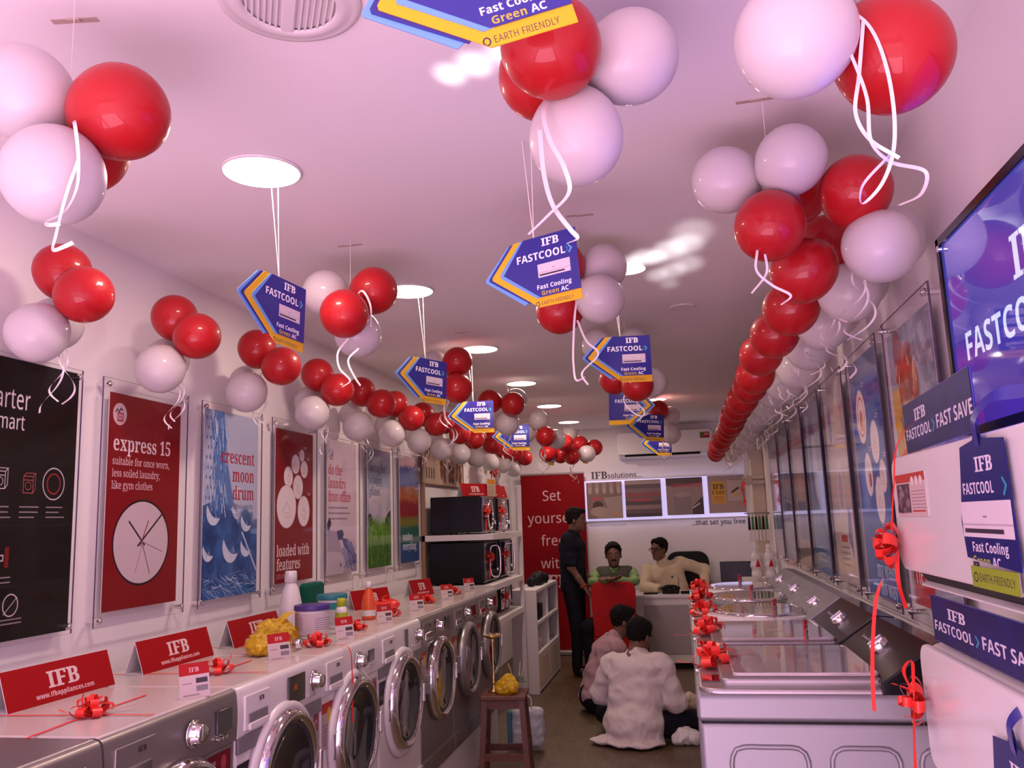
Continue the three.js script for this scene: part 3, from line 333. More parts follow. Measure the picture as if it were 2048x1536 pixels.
function wallPanel(left, z, label, art, w = 0.547, h = 0.897, y = 1.24, inset = [0.045, 0.05], cw = 384, ch = 640) {
  const t = thing('wall_poster', label, 'poster', [left ? XL : XR, y, z], left ? PI / 2 : -PI / 2);
  obj('print', box(w - 2 * inset[0], h - 2 * inset[1], 0.003, 0, h / 2, 0.034), [M.whiteMatte, M.whiteMatte, M.whiteMatte, M.whiteMatte, printMat(cw, ch, art, 0.5), M.whiteMatte], t);
  obj('acrylic_sheet', box(w, h, 0.006, 0, h / 2, 0.040), [M.acrylicEdge, M.acrylicEdge, M.acrylicEdge, M.acrylicEdge, M.acrylic, M.acrylic], t);
  for (const sx of [-1, 1]) for (const sy of [0.025, h - 0.025]) obj('standoff', bolt, M.chrome, t).position.set(sx * (w / 2 - 0.022), sy, 0);
  return t;
}
const pz = k => -2.715 - 0.657 * k - 0.2735;
wallPanel(true, pz(-1), 'black poster with white line icons and the word smart', artBlack, 0.547, 0.897, 1.24, [0.012, 0.012]);
wallPanel(true, pz(0), 'red poster with a large clock face and the words express 15', artExpress);
wallPanel(true, pz(1), 'blue water poster reading crescent moon drum', artMoon, 0.547, 0.897, 1.24, [0.03, 0.03]);
wallPanel(true, pz(2), 'red poster with round vignettes reading loaded with features', artLoaded);
wallPanel(true, pz(3), 'pale poster with a blue necktie reading do the laundry from office', artOffice);
wallPanel(true, pz(4), 'poster of green grass under a blue sky reading saving for a happy planet', artPlanet);
wallPanel(true, pz(5), 'poster of stacked coloured towels reading washes everything', artTowels, 0.547, 0.897, 1.24, [0.045, 0.05]);
const rz = k => -2.355 - 0.659 * k - 0.2735;
[[artFruit, 'poster of fruit and splashing water with a red new tag'], [artMyWash, 'deep blue poster with round vignettes reading my wash my way'], [artBottle, 'pale beige poster with a large oval outline and a bottle'], [artLoop, 'grey-blue poster with a dark blue swirl'], [artDress, 'mauve poster with a pinkish figure shape and blue block'], [artDrop, 'mottled grey-blue poster between the mauve and orange ones'], [artSail, 'farthest right wall poster, orange over blue']].forEach(([a, l], k) => wallPanel(false, rz(k), l, a, 0.547, 0.93, 1.22, k === 0 ? [0.03, 0.05] : [0.035, 0.03]));
{ // food board above the oven shelf
  const t = thing('food_board', 'cream landscape board with food pictures above the oven shelves', 'board', [XL, 1.895, -7.28], PI / 2);
  obj('board', box(1.32, 0.37, 0.02, 0, 0.185, 0.02), [M.cream, M.cream, M.cream, M.cream, printMat(640, 180, (x, w, h) => { rect(x, 0, 0, w, h, '#b09a86'); T(x, 'Happy', 30, 50, 40, '#7a2a2a', 'serif', 'left', 'italic'); T(x, 'Treat', 90, 84, 40, '#7a2a2a', 'serif', 'left', 'italic'); for (let k = 0; k < 4; k++) rect(x, 60 + k * 34, 112, 12, 44, '#2c2022'); rect(x, 236, 10, 6, 160, '#c9a030'); rect(x, 260, 20, 340, 8, '#9c6a4a'); for (let k = 0; k < 3; k++) { rect(x, 250 + k * 130, 60, 112, 112, '#c2aa98'); blob(x, 40, 268 + k * 130, 76, 345 + k * 130, 158, ['#5a2a20', '#7c4630', '#8f5a40', '#3a1a18'], 8, 20, 0.6); } }), M.cream], t);
  obj('frame', [box(1.34, 0.012, 0.03, 0, 0.0, 0.018), box(1.34, 0.012, 0.03, 0, 0.37, 0.018), box(0.012, 0.37, 0.03, -0.665, 0.185, 0.018), box(0.012, 0.37, 0.03, 0.665, 0.185, 0.018)], mat(lin(0.16, 0.05, 0.04), 0.5), t);
}

// ================================================================ back wall
const fS = await new FontLoader().loadAsync('fonts/droid/droid_serif_bold.typeface.json'), fN = await new FontLoader().loadAsync('fonts/droid/droid_sans_regular.typeface.json');
const text3 = (s, font, size, d = 0.006) => new TextGeometry(s, { font, size, depth: d, curveSegments: 4 });
const charcoal = mat(lin(0.045, 0.03, 0.035), 0.5);
{
  const t = thing('wall_lettering', 'dark lettering on the back wall reading IFB solutions', 'lettering', [-1.09, 2.045, ZB]);
  obj('logo_letters', text3('IFB', fS, 0.085), charcoal, t); obj('word_letters', text3('solutions...', fN, 0.062).translate(0.20, 0, 0), charcoal, t);
  const u = thing('wall_lettering', 'dark lettering on the back wall reading that set you free', 'lettering', [0.08, 1.455, ZB]);
  obj('word_letters', text3('..that set you free', fN, 0.056), charcoal, u);
}
const backGlow = mat(lin(0.9, 0.9, 0.95), 0.5, 0, { emissive: lin(0.62, 0.55, 1.0), emissiveIntensity: 0.7 });
{
  const arts = [
    (x, w, h) => { rect(x, 0, 0, w, h, '#6a5450'); for (let k = 0; k < 5; k++) { rect(x, 10 + k * 52, 0, 30, 50, '#8d7570'); disc(x, 25 + k * 52, 60, 14, 24, '#a08c86'); } T(x, 'kitchen', 30, 128, 40, '#b32a30', 'sans-serif', 'left', 'bold'); disc(x, 80, 168, 38, 36, '#2a1c1c'); disc(x, 90, 205, 66, 34, '#948078'); quad(x, [[120, 110], [256, 100], [256, 256], [60, 256], [150, 190]], '#8f7c74'); disc(x, 210, 228, 20, 8, '#b8703a'); },
    (x, w, h) => { ['#968280', '#4b3d42', '#6a585a', '#7d3a40', '#5d4c50', '#3d3238', '#7a6664', '#4a3c42', '#2e2630'].forEach((c, k) => rect(x, 0, k * 29, w, 29, c)); rect(x, 40, 130, 150, 18, '#a03440'); },
    (x, w, h) => { rect(x, 0, 0, w, h, '#8a7470'); quad(x, [[0, 0], [w, 0], [w, 40], [60, 60], [0, 50]], '#3a2c30'); T(x, 'commercial', 246, 66, 46, '#b32a36', 'sans-serif', 'right', 'bold', 0.8); rect(x, 50, 120, 120, 136, '#6d5f66'); for (let k = 0; k < 14; k++) rect(x, 50, 124 + k * 10, 120, 3, '#8a7c80'); disc(x, 110, 118, 58, 16, '#94868a'); quad(x, [[180, 200], [256, 130], [256, 256], [176, 256]], '#2e2630'); line(x, [[180, 210], [230, 180]], '#cdbfc0', 9); },
    (x, w, h) => { rect(x, 0, 0, w, h, '#9b8480'); rect(x, 26, 40, 92, 150, '#cf961c'); T(x, 'IFB', 72, 92, 46, '#3a2418', 'serif', 'center', '900'); T(x, 'CARE', 72, 128, 34, '#3a2418', 'serif', 'center', 'bold'); for (let k = 0; k < 3; k++) rect(x, 36, 142 + k * 14, 72, 6, '#b0562a'); rect(x, 132, 36, 104, 140, '#b6a29c'); line(x, [[160, 120], [212, 86]], '#2c1c1c', 14); disc(x, 190, 130, 22, 16, '#c79a60'); },
  ];
  const names = ['kitchen picture panel', 'panel of stacked dark linens', 'commercial picture panel with a plate stack', 'panel with a yellow IFB CARE box'];
  const lb = thing('light_box', 'glowing white backing strip behind the four back wall pictures', 'light', [-0.225, 1.53, ZB]);
  obj('housing', box(1.92, 0.5, 0.02, 0, 0.25, 0.011), M.whiteMatte, lb); obj('lit_face', box(1.90, 0.48, 0.004, 0, 0.25, 0.024), backGlow, lb);
  for (const [y, rx] of [[0.50, PI / 2], [0.0, -PI / 2]]) { const l = new THREE.RectAreaLight(lin(0.66, 0.60, 1), 1.6, 1.9, 0.03); l.position.set(0, y, 0.05); l.rotation.x = rx; lb.add(l); }
  [-0.933, -0.471, 0.015, 0.50].forEach((x, k) => { const t = thing('picture_panel', 'square back wall ' + names[k], 'picture', [x, 1.565 + 0.006 * k, ZB + 0.05]); obj('panel', box(0.425, 0.435, 0.02, 0, 0.2175, 0.01), [M.black, M.black, M.black, M.black, printMat(256, 256, (x, w, h) => { arts[k](x, w, h); rect(x, 0, 0, w, h, 'rgba(255,240,236,0.2)'); }, 0.5), M.black], t); obj('bracket', [box(0.03, 0.03, 0.024, -0.12, 0.2, -0.012), box(0.03, 0.03, 0.024, 0.12, 0.2, -0.012)], M.grey, t); });
}
{
  const t = thing('roll_up_banner', 'tall red banner reading Set yourself free with IFB', 'banner', [-1.555, 0, ZB + 0.1]);
  obj('banner_sheet', box(0.78, 2.08, 0.006, 0, 1.085, 0), [M.red, M.red, M.red, M.red, printMat(512, 1360, (x, w, h) => { rect(x, 0, 0, w, h, '#86000d'); [['Set', 210], ['yourself', 385], ['free', 560], ['with', 735]].forEach(([s, y]) => T(x, s, w / 2 - 10, y, 110, '#d9c3c6', 'sans-serif', 'center', '', 1)); logo(x, w / 2 - 10, 880, 130, '#d9c3c6'); }, 0.5), M.red], t);
  obj('pole', bar([0, 0.04, -0.02], [0, 2.12, -0.02], 0.01), M.chrome, t); obj('base', box(0.82, 0.06, 0.16, 0, 0.03, 0, 0.02), M.silver, t); obj('top_rail', box(0.79, 0.02, 0.02, 0, 2.125, 0), M.silver, t);
}
function splitAC(t, L, Hh, D) {                                       // long axis x, front +z, base y=0
  const sh = new THREE.Shape(); sh.moveTo(0, 0.02); sh.lineTo(0, Hh); sh.lineTo(D * 0.7, Hh); sh.quadraticCurveTo(D, Hh, D, Hh * 0.82); sh.lineTo(D * 0.98, Hh * 0.26); sh.quadraticCurveTo(D * 0.93, Hh * 0.12, D * 0.55, 0.0); sh.lineTo(0.02, 0);
  const g = ext(sh, L - 0.02, 0.01).rotateY(-PI / 2).translate(L / 2 - 0.01, 0, 0); obj('casing', g, M.white, t);
  obj('front_cover', ext(rrect(L - 0.004, Hh * 0.86, 0.04, 0, Hh * 0.57), 0.006, 0.006).translate(0, 0, D - 0.002), M.white, t);
  obj('air_outlet', box(L * 0.80, 0.030, 0.024).rotateX(0.62).translate(-L * 0.03, Hh * 0.10, D * 0.865), M.black, t);
  obj('louver', box(L * 0.80, 0.004, 0.045).rotateX(0.45).translate(-L * 0.03, Hh * 0.045, D * 0.84), M.plastic, t);
}
{
  const t = thing('air_conditioner', 'white split air conditioner high on the back wall', 'air conditioner', [-0.18, 2.27, ZB]); splitAC(t, 1.10, 0.29, 0.20);
  obj('sticker', box(0.11, 0.07, 0.002, 0.47, 0.225, 0.2115), [M.red, M.red, M.red, M.red, printMat(128, 96, (x, w, h) => { rect(x, 0, 0, w, h, '#a5202a'); rect(x, 8, 10, 40, 70, '#4c7a34'); rect(x, 58, 18, 60, 12, '#e0c8c8'); rect(x, 58, 44, 60, 8, '#e0c8c8'); }), M.red], t);
}
// ================================================================ right front: lit display, two display air conditioners, their signs
const fsPrint = (x, w, h) => { rect(x, 0, 0, w, h, '#1a1c58'); blob(x, 20, 0, 0, w, h, ['#22246a', '#14164a', '#2a2a78'], 20, 70, 0.35); logo(x, 150, 74, 56, '#ddd3e2'); T(x, 'FASTCOOL', 232, 136, 54, '#ddd3e2', 'sans-serif', 'right', '600', 0.84); line(x, [[244, 96], [258, 116], [244, 138]], '#2f9ab0', 7); T(x, 'FAST SAVE', 272, 134, 62, '#ddd3e2', 'sans-serif', 'left', '600', 0.80); };
{
  const t = thing('display_screen', 'large black-framed blue screen reading IFB FASTCOOL on the right wall', 'screen', [0.60, 1.70, -1.56], -PI / 2);
  obj('housing', box(0.88, 0.45, 0.06, 0, 0.225, -0.035, 0.01), M.blackGloss, t);
  obj('frame', [box(0.88, 0.018, 0.012, 0, 0.441, 0), box(0.88, 0.018, 0.012, 0, 0.009, 0), box(0.018, 0.45, 0.012, -0.431, 0.225, 0), box(0.018, 0.45, 0.012, 0.431, 0.225, 0)], M.blackGloss, t);
  const tex = canvasTex(1024, 512, (x, w, h) => { const g = x.createLinearGradient(0, 0, 0, h); g.addColorStop(0, '#3c3fa0'); g.addColorStop(0.55, '#30309c'); g.addColorStop(1, '#3d1f8c'); x.fillStyle = g; x.fillRect(0, 0, w, h); logo(x, 570, 225, 132, '#d4d6f6'); T(x, 'FASTCOOL', 96, 342, 100, '#d4d6f6', 'sans-serif', 'left', '600', 1.15); line(x, [[770, 272], [804, 308], [770, 346]], '#43b6d8', 16); });
  obj('lit_panel', new THREE.PlaneGeometry(0.845, 0.415).translate(0, 0.225, 0.0005), mat(lin(0.02, 0.02, 0.03), 0.05, 0, { emissive: lin(1, 1, 1), emissiveMap: tex, emissiveIntensity: 1.15, clearcoat: 1, clearcoatRoughness: 0.03 }), t);
  for (const [x, y] of [[-0.42, 0.43], [0.42, 0.43], [-0.42, 0.02]]) obj('corner_screw', cyl(0.008, 0.008, 0.008, x + 0.004, y - 0.006, 0.006, 12, 'z'), M.chrome, t);
  const l = new THREE.RectAreaLight(lin(0.10, 0.07, 1.0), 1.6, 0.84, 0.41); l.position.set(0, 0.225, 0.012); l.rotation.y = PI; t.add(l);
}
function bowGeo() { const pts = []; for (let i = 0; i <= 14; i++) { const a = i / 14 * 2 * PI; pts.push([0.034 * (1 - Math.cos(a)) / 2 * 2, 0.017 * Math.sin(a), 0]); } return strip(pts, 0.019, 26, 0, V(0, 0, 1)); }
const loopPath = L => { const p = []; for (let i = 0; i <= 12; i++) { const a = i / 12 * 2 * PI; p.push([L * (1 - Math.cos(a)) / 2, L * 0.26 * Math.sin(a), 0]); } return p; };
function flatLoop(L, w) { const c = curve(loopPath(L)), n = 26, pos = [], idx = []; for (let i = 0; i <= n; i++) { const p = c.getPoint(i / n), k = w / 2 * (0.45 + 0.55 * Math.sin(i / n * PI)); pos.push(p.x, p.y, -k, p.x, p.y, k); if (i < n) { const q = i * 2; idx.push(q, q + 1, q + 2, q + 1, q + 3, q + 2); } } const g = new THREE.BufferGeometry(); g.setAttribute('position', new THREE.Float32BufferAttribute(pos, 3)); g.setIndex(idx); g.computeVertexNormals(); return g; }
const loopG = flatLoop(0.062, 0.026), tailG = strip([[0, 0, 0], [0.04, 0.008, 0.003], [0.08, 0.004, -0.006], [0.12, 0.010, 0.002]], 0.007, 16), tail2G = strip([[0, 0, 0], [0.03, 0.02, 0.0], [0.05, 0.045, 0.006], [0.055, 0.07, 0.0]], 0.006, 16);
function bow(p, up, label, s = 1, spin = 0) {                         // a pull bow of satin ribbon sitting on a surface whose normal is up
  const t = thing('gift_bow', label, 'bow', p, 0, 'red satin gift bows'); t.quaternion.setFromUnitVectors(V(0, 1, 0), V(...up).normalize()); t.rotateY(spin); t.scale.setScalar(s);
  const add = (az, el, k) => { const o = obj('loop', loopG, M.satin, t); o.rotation.order = 'YZX'; o.rotation.y = az; o.rotation.z = el; o.scale.set(k, k, k * 1.1); o.position.y = 0.008 + el * 0.008; };
  for (let i = 0; i < 6; i++) add(i * PI / 3 + rr(-0.15, 0.15), 0.18 + rr(-0.05, 0.1), 1); for (let i = 0; i < 4; i++) add(0.4 + i * PI / 2 + rr(-0.15, 0.15), 0.75, 0.86); add(0.9, 1.45, 0.7);
  for (const a of [0.3, 2.6, 4.4]) { const o = obj('tail', a === 4.4 ? tail2G : tailG, M.satin, t); o.rotation.y = a; o.position.y = 0.006; }
  return t;
}
const redRib = (pts, label, w = 0.006, tw = 0.4) => tag(obj('red_ribbon', strip(pts, w, 50, tw, V(0.2, 1, 0.1)), M.satin), label, 'ribbon');
{
  const X0 = 0.71 - 0.012;
  const A = thing('air_conditioner', 'white display air conditioner with a blue arrow tag, below the blue screen', 'air conditioner', [X0, 1.39, -1.66], -PI / 2); splitAC(A, 0.88, 0.275, 0.215);
  const B = thing('air_conditioner', 'lower white display air conditioner at the bottom right corner', 'air conditioner', [X0, 0.993, -1.58], -PI / 2); splitAC(B, 0.88, 0.275, 0.215);
  obj('logo_print', text3('IFB', fS, 0.013, 0.0006).translate(0.07, 0.062, 0.2255), charcoal, A);
  obj('feature_sticker', box(0.24, 0.09, 0.001, -0.285, 0.195, 0.2262), [M.white, M.white, M.white, M.white, printMat(220, 170, (x, w, h) => { rect(x, 0, 0, w, h, '#cdb4b4'); rect(x, 0, 0, w, 34, '#b83a34'); rect(x, 6, 40, 100, 116, '#5a4450'); blob(x, 20, 14, 50, 98, 150, ['#8f6a7a', '#3a2a34', '#a88a90'], 8, 20, 0.6); for (let k = 0; k < 3; k++) disc(x, 130 + k * 30, 34, 12, 20, '#e0cfd0', '#c0a8a8', 3); for (let k = 0; k < 6; k++) rect(x, 116, 70 + k * 13, 96, 4, '#a08a8c'); rect(x, 116, 146, 90, 7, '#b84a48'); }), M.white], A);
  const mkTag = (y, z, label, cut) => {
    const t = thing('hanging_tag', label, 'tag', [X0 - 0.232, y, z], -PI / 2, 'blue tags on the display air conditioners');
    const s = poly([[-0.062, 0.155], [-0.052, 0.225], [-0.012, 0.232], [0.0, 0.262], [0.012, 0.232], [0.066, 0.225], [0.072, 0.06], [0.072, 0.03], [-0.066, 0.042], [-0.072, 0.10]]);
    const pm = printMat(300, 400, (x, w, h) => { rect(x, 0, 0, w, h, '#1c1f66'); logo(x, 170, 100, 54, '#e2d6e4'); T(x, 'FASTCOOL', 36, 160, 44, '#e2d6e4', 'sans-serif', 'left', '600', 0.80); line(x, [[256, 122], [272, 144], [256, 168]], '#2f9ab0', 8); acPic(x, 12, 180, 272, 98); T(x, 'Fast Cooling', 150, 318, 37, '#e2d6e4', 'sans-serif', 'center', 'bold', 0.88); T(x, 'Green', 148, 356, 37, '#a8b83a', 'sans-serif', 'right', 'bold', 0.9); T(x, 'AC', 158, 356, 37, '#e2d6e4', 'sans-serif', 'left', 'bold', 0.9); }, 0.35);
    pm.map.repeat.set(1 / 0.15, 1 / 0.235); pm.map.offset.set(0.5, -0.02); pm.map.wrapS = pm.map.wrapT = THREE.ClampToEdgeWrapping;
    obj('card', ext(s, 0.002), pm, t).scale.x = 1.7;
    obj('strap', strip([[0.0, 0.22, 0.002], [0.012, 0.265, 0.006], [0.03, 0.295, -0.02], [0.05, 0.30, -0.06]], 0.022, 20, 0, V(0, 0, 1)), navyM, t);
    if (!cut) obj('green_strip', box(0.21, 0.034, 0.002, 0.004, 0.012, 0.001), [M.grey, M.grey, M.grey, M.grey, printMat(256, 64, (x, w, h) => { rect(x, 0, 0, w, h, '#8ca02e'); T(x, 'EARTH FRIENDLY', 46, 44, 32, '#2c2a3a', 'sans-serif', 'left', '500', 0.78); disc(x, 26, 33, 11, 13, null, '#2c2a3a', 4); }), M.grey], t);
  };
  mkTag(1.43, -1.475, 'blue arrow tag reading Fast Cooling Green AC on the upper display air conditioner', false);
  mkTag(0.965, -1.48, 'blue tag on the lower display air conditioner, cut off by the bottom edge', true);
  const sg = (y, z, label, tilt) => { const t = thing('counter_sign', label, 'sign', [0.50, y, z], -PI / 2 - tilt, 'blue FAST SAVE signs on the air conditioners'); obj('board', box(0.57, 0.112, 0.004, 0, 0.058, 0, 0.0018), [navyM], t).material = navyM; obj('printed_face', new THREE.PlaneGeometry(0.564, 0.107).translate(0, 0.058, 0.0026), printMat(512, 180, fsPrint, 0.4, { specularIntensity: 0.4 }), t); obj('stand', box(0.30, 0.004, 0.06, 0, 0.003, -0.03), M.acrylic, t); return t; };
  sg(1.678, -1.815, 'blue FAST SAVE sign standing on the upper display air conditioner', 0.05); sg(1.281, -1.70, 'blue FAST SAVE sign standing on the lower display air conditioner', 0.0).scale.y = 0.84;
  bow([X0 - 0.235, 1.475, -2.065], [-1, 0.1, -0.35], 'red bow on the left end of the upper display air conditioner', 0.85, 0.4);
  bow([X0 - 0.235, 1.16, -1.985], [-1, 0.0, -0.15], 'red bow on the left end of the lower display air conditioner', 0.8, 1.2);
  redRib([[X0 - 0.25, 1.48, -2.06], [X0 - 0.262, 1.60, -1.93], [X0 - 0.262, 1.70, -1.82], [X0 - 0.19, 1.76, -1.74]], 'thin red ribbon slanting up across the upper display air conditioner', 0.003);
  redRib([[X0 - 0.24, 1.45, -2.08], [X0 - 0.28, 1.38, -2.09], [X0 - 0.31, 1.28, -2.05], [X0 - 0.33, 1.18, -2.0], [X0 - 0.335, 1.14, -1.98]], 'long pink-red ribbon hanging from the bow on the upper air conditioner', 0.008, 0.3);
  redRib([[X0 - 0.24, 1.46, -2.06], [X0 - 0.25, 1.40, -2.03], [X0 - 0.245, 1.345, -2.01]], 'short red ribbon tail below the bow on the upper air conditioner', 0.009);
  redRib([[X0 - 0.25, 1.16, -1.97], [X0 - 0.28, 1.23, -1.93], [X0 - 0.27, 1.255, -1.90], [X0 - 0.262, 1.20, -1.94], [X0 - 0.27, 1.08, -1.95], [X0 - 0.28, 0.95, -1.94]], 'looped red ribbon over the lower display air conditioner', 0.007, 0.3);
}
// ================================================================ front-loading washers, left row
const doorRing = lathe([[0.176, 0.020], [0.184, 0.040], [0.198, 0.050], [0.212, 0.044], [0.224, 0.024], [0.226, 0.0], [0.205, -0.004], [0.176, 0.0]], 64).rotateX(PI / 2);
const surroundG = lathe([[0.222, 0.018], [0.232, 0.026], [0.248, 0.018], [0.258, 0.0], [0.222, 0.0]], 64).rotateX(PI / 2);
const bowlG = lathe([[0.0001, 0.004], [0.09, 0.006], [0.14, 0.016], [0.165, 0.030], [0.180, 0.036], [0.182, 0.02]], 56).rotateX(PI / 2);
const frontProfile = (w, y0, y1) => { const s = new THREE.Shape(); s.moveTo(0, y0); s.lineTo(0.012, y0); s.quadraticCurveTo(0.020, (y0 + y1) / 2, 0.010, y1 - 0.02); s.quadraticCurveTo(0.006, y1, -0.02, y1); s.lineTo(-0.03, y1); s.lineTo(-0.03, y0); return ext(s, w).rotateY(-PI / 2).translate(w / 2, 0, 0); };
const stickerMats = {
  energy: printMat(128, 200, (x, w, h) => { rect(x, 0, 0, w, h, '#b8a2a0'); rect(x, 0, 0, w, 44, '#b02a20'); disc(x, 86, 56, 26, 34, '#d8a81c'); rect(x, 8, 96, 110, 4, '#6a5454'); for (let k = 0; k < 6; k++) rect(x, 10, 110 + k * 13, 100 - k * 8, 6, '#8a7476'); }),
  eco: printMat(128, 200, (x, w, h) => { rect(x, 0, 0, w, h, '#141018'); T(x, 'aqua', 14, 36, 24, '#8f8a98', 'sans-serif', 'left', ''); T(x, 'energie', 14, 60, 22, '#8f8a98'); T(x, 'eco', 12, 150, 50, '#a9a2ac', 'sans-serif', 'left', ''); }),
  mywash: printMat(200, 150, (x, w, h) => { rect(x, 0, 0, w, h, '#6a0e22'); T(x, 'my', 14, 44, 38, '#d8bcc4', 'serif', 'left', 'bold'); T(x, 'wash', 14, 84, 34, '#d8bcc4', 'serif', 'left', 'bold'); disc(x, 140, 40, 24, 28, '#a8404c'); for (let k = 0; k < 4; k++) rect(x, 20, 100 + k * 11, 120, 5, '#8a3a54'); }),
  leaf: printMat(100, 170, (x, w, h) => { rect(x, 0, 0, w, h, '#a8949a'); disc(x, 50, 70, 38, 62, '#8c4450'); T(x, 'IFB', 50, 80, 26, '#d8c0c4', 'serif', 'center', 'bold'); rect(x, 20, 140, 60, 8, '#705060'); }),
};
function washer(z, style, label) {                                    // front +z before turning; width .62, depth .62, height .83
  const t = thing('washing_machine', label, 'washing machine', [-1.39 - 0.31, PL, z], PI / 2, 'front-loading washers on the left plinth');
  const sil = style.silver, bm = sil ? M.steel : M.white, w = 0.622, D = 0.31;
  obj('body', box(w, 0.80, 0.58, 0, 0.40, -0.02, 0.012), bm, t);
  obj('worktop', box(w, 0.030, 0.60, 0, 0.816, -0.018, 0.008), style.top ?? M.top, t);
  obj('control_panel', frontProfile(w, 0.675, 0.828).translate(0, 0, D - 0.022), bm, t);
  obj('front_panel', box(w - 0.004, 0.66, 0.03, 0, 0.345, D - 0.030, 0.010), bm, t);
  if (style.stripe) obj('grey_stripe', box(w - 0.002, 0.052, 0.012, 0, 0.652, D - 0.012, 0.003), M.grey, t);
  const dr = obj('detergent_drawer', box(0.165, 0.105, 0.008, -0.195, 0.742, D - 0.006, 0.003), bm, t);
  obj('drawer_grip', box(0.125, 0.036, 0.012, -0.195, 0.722, D - 0.004, 0.004), sil ? M.chrome : M.grey, dr); obj('grip_lip', box(0.125, 0.022, 0.010, -0.195, 0.699, D + 0.001, 0.004), bm, dr);
  obj('logo_print', text3('IFB', fS, 0.014, 0.0008).translate(-0.19, 0.766, D - 0.001), charcoal, t);
  const dp = obj('display', box(style.dw ?? 0.085, style.dh ?? 0.066, 0.008, style.dx ?? 0.10, 0.752, D - 0.002, 0.002), M.darkGlass, t);
  if (style.digits) obj('digits', text3('88', fN, 0.018, 0.0006).translate((style.dx ?? 0.10) - 0.03, 0.75, D + 0.0025), mat(lin(0.5, 0.12, 0.02), 0.5, 0, {}), dp);
  const kn = obj('program_knob', lathe([[0.0001, 0.034], [0.022, 0.034], [0.026, 0.028], [0.028, 0.006], [0.037, 0.004], [0.038, 0.0]], 32).rotateX(PI / 2).translate(style.kx ?? 0.02, 0.752, D - 0.001), M.chrome, t);
  for (let i = 0; i < 3; i++) obj('button', cyl(0.006, 0.006, 0.008, (style.bx ?? 0.19) + i * 0.022, 0.705, D - 0.001, 12, 'z'), M.chrome, t);
  const cy = 0.475, door = obj('door', doorRing, style.ring === 'grey' ? M.silver : M.chrome, t); door.position.set(0, cy, D - 0.012);
  obj('glass', bowlG, M.darkGlass, door); obj('gasket', new THREE.TorusGeometry(0.172, 0.008, 10, 48).translate(0, 0, 0.030), M.rubber, door);
  obj('handle', box(0.018, 0.09, 0.016, 0.20, 0, 0.050, 0.006), M.chrome, door); obj('hinge', box(0.03, 0.10, 0.03, -0.222, 0, 0.008, 0.008), M.grey, door);
  if (!sil) obj('door_surround', surroundG, M.white, t).position.set(0, cy, D - 0.016);
  obj('kick_plate', box(w - 0.01, 0.09, 0.01, 0, 0.055, D - 0.012, 0.003), bm, t);
  for (const [n, m, x, y, a, b] of style.stick ?? []) obj(n, new THREE.PlaneGeometry(a, b).translate(x, y, D - 0.0135), m, t);
  for (const sx of [-1, 1]) for (const sz of [-0.26, 0.24]) obj('foot', cyl(0.02, 0.024, 0.014, sx * 0.26, 0.006, sz, 12), M.rubber, t);
  return t;
}
const S = stickerMats, wz = k => -1.28 - 0.63 * k - 0.315;
washer(wz(0), { silver: true, top: M.silver, kx: 0.05, dx: 0.20 }, 'dark silver washing machine at the bottom left corner, mostly out of frame');
washer(wz(1), { silver: true, kx: 0.06, dx: 0.225, stick: [['info_sticker', S.mywash, 0.22, 0.60, 0.13, 0.12]] }, 'silver washing machine with chrome knob in front of the large red IFB tent sign');
washer(wz(2), { stripe: true, digits: true, dx: 0.085, kx: 0.235, dw: 0.13, dh: 0.095, stick: [['eco_sticker', S.eco, -0.255, 0.52, 0.10, 0.15], ['leaf_sticker', S.leaf, 0.275, 0.585, 0.06, 0.12]] }, 'white washing machine with lit digits and black eco sticker, nearest of the white ones');
washer(wz(3), { kx: 0.05, dx: 0.20, dw: 0.06, dh: 0.05, stick: [['energy_sticker', S.energy, -0.25, 0.56, 0.10, 0.17], ['leaf_sticker', S.leaf, 0.265, 0.585, 0.06, 0.12]] }, 'white washing machine with red and yellow energy sticker, below the tubs');
washer(wz(4), { stripe: true, dx: 0.06, dw: 0.03, dh: 0.10, kx: 0.24, stick: [['eco_sticker', S.eco, -0.26, 0.56, 0.09, 0.10], ['energy_sticker', S.energy, 0.27, 0.57, 0.07, 0.14]] }, 'white washing machine with narrow black display beside the silver ones');
washer(wz(5), { silver: true, ring: 'chrome', kx: -0.02, dx: 0.18, stick: [['energy_sticker', S.energy, -0.26, 0.57, 0.09, 0.15]] }, 'first silver washing machine after the white ones');
washer(wz(6), { silver: true, ring: 'grey', kx: -0.02, dx: 0.18, stick: [['energy_sticker', S.energy, -0.26, 0.57, 0.09, 0.15]] }, 'second silver washing machine after the white ones');
washer(wz(7), { silver: true, ring: 'grey', kx: -0.02, dx: 0.18, stick: [['energy_sticker', S.energy, -0.26, 0.57, 0.09, 0.15]] }, 'farthest silver washing machine, behind the brass lamp on the stool');
const TOP = PL + 0.831;
// tent signs, price cards, bows and ribbons on the worktops
const tentPrint = printMat(512, 150, (x, w, h) => { rect(x, 0, 0, w, h, '#9a0a13'); logo(x, 268, 96, 86, '#d9c6c4'); T(x, 'www.ifbappliances.com', 268, 130, 27, '#d9c6c4', 'sans-serif', 'center', 'bold', 0.9); }, 0.5);
function tentSign(p, ry, label, L = 0.44, h = 0.115) {
  const t = thing('tent_sign', label, 'sign', p, ry, 'red IFB tent signs'), a = 0.32;
  obj('front_board', box(L, h, 0.003, 0, h / 2, 0), [M.whiteMatte, M.whiteMatte, M.whiteMatte, M.whiteMatte, tentPrint, M.whiteMatte], t).rotation.x = -a; const b = obj('back_board', box(L, h, 0.003, 0, h / 2, 0), M.whiteMatte, t); b.rotation.x = a; b.position.z = -2 * Math.sin(a) * h; obj('base_board', box(L, 0.002, 2 * Math.sin(a) * h, 0, 0.002, -Math.sin(a) * h), M.whiteMatte, t);
  return t;
}
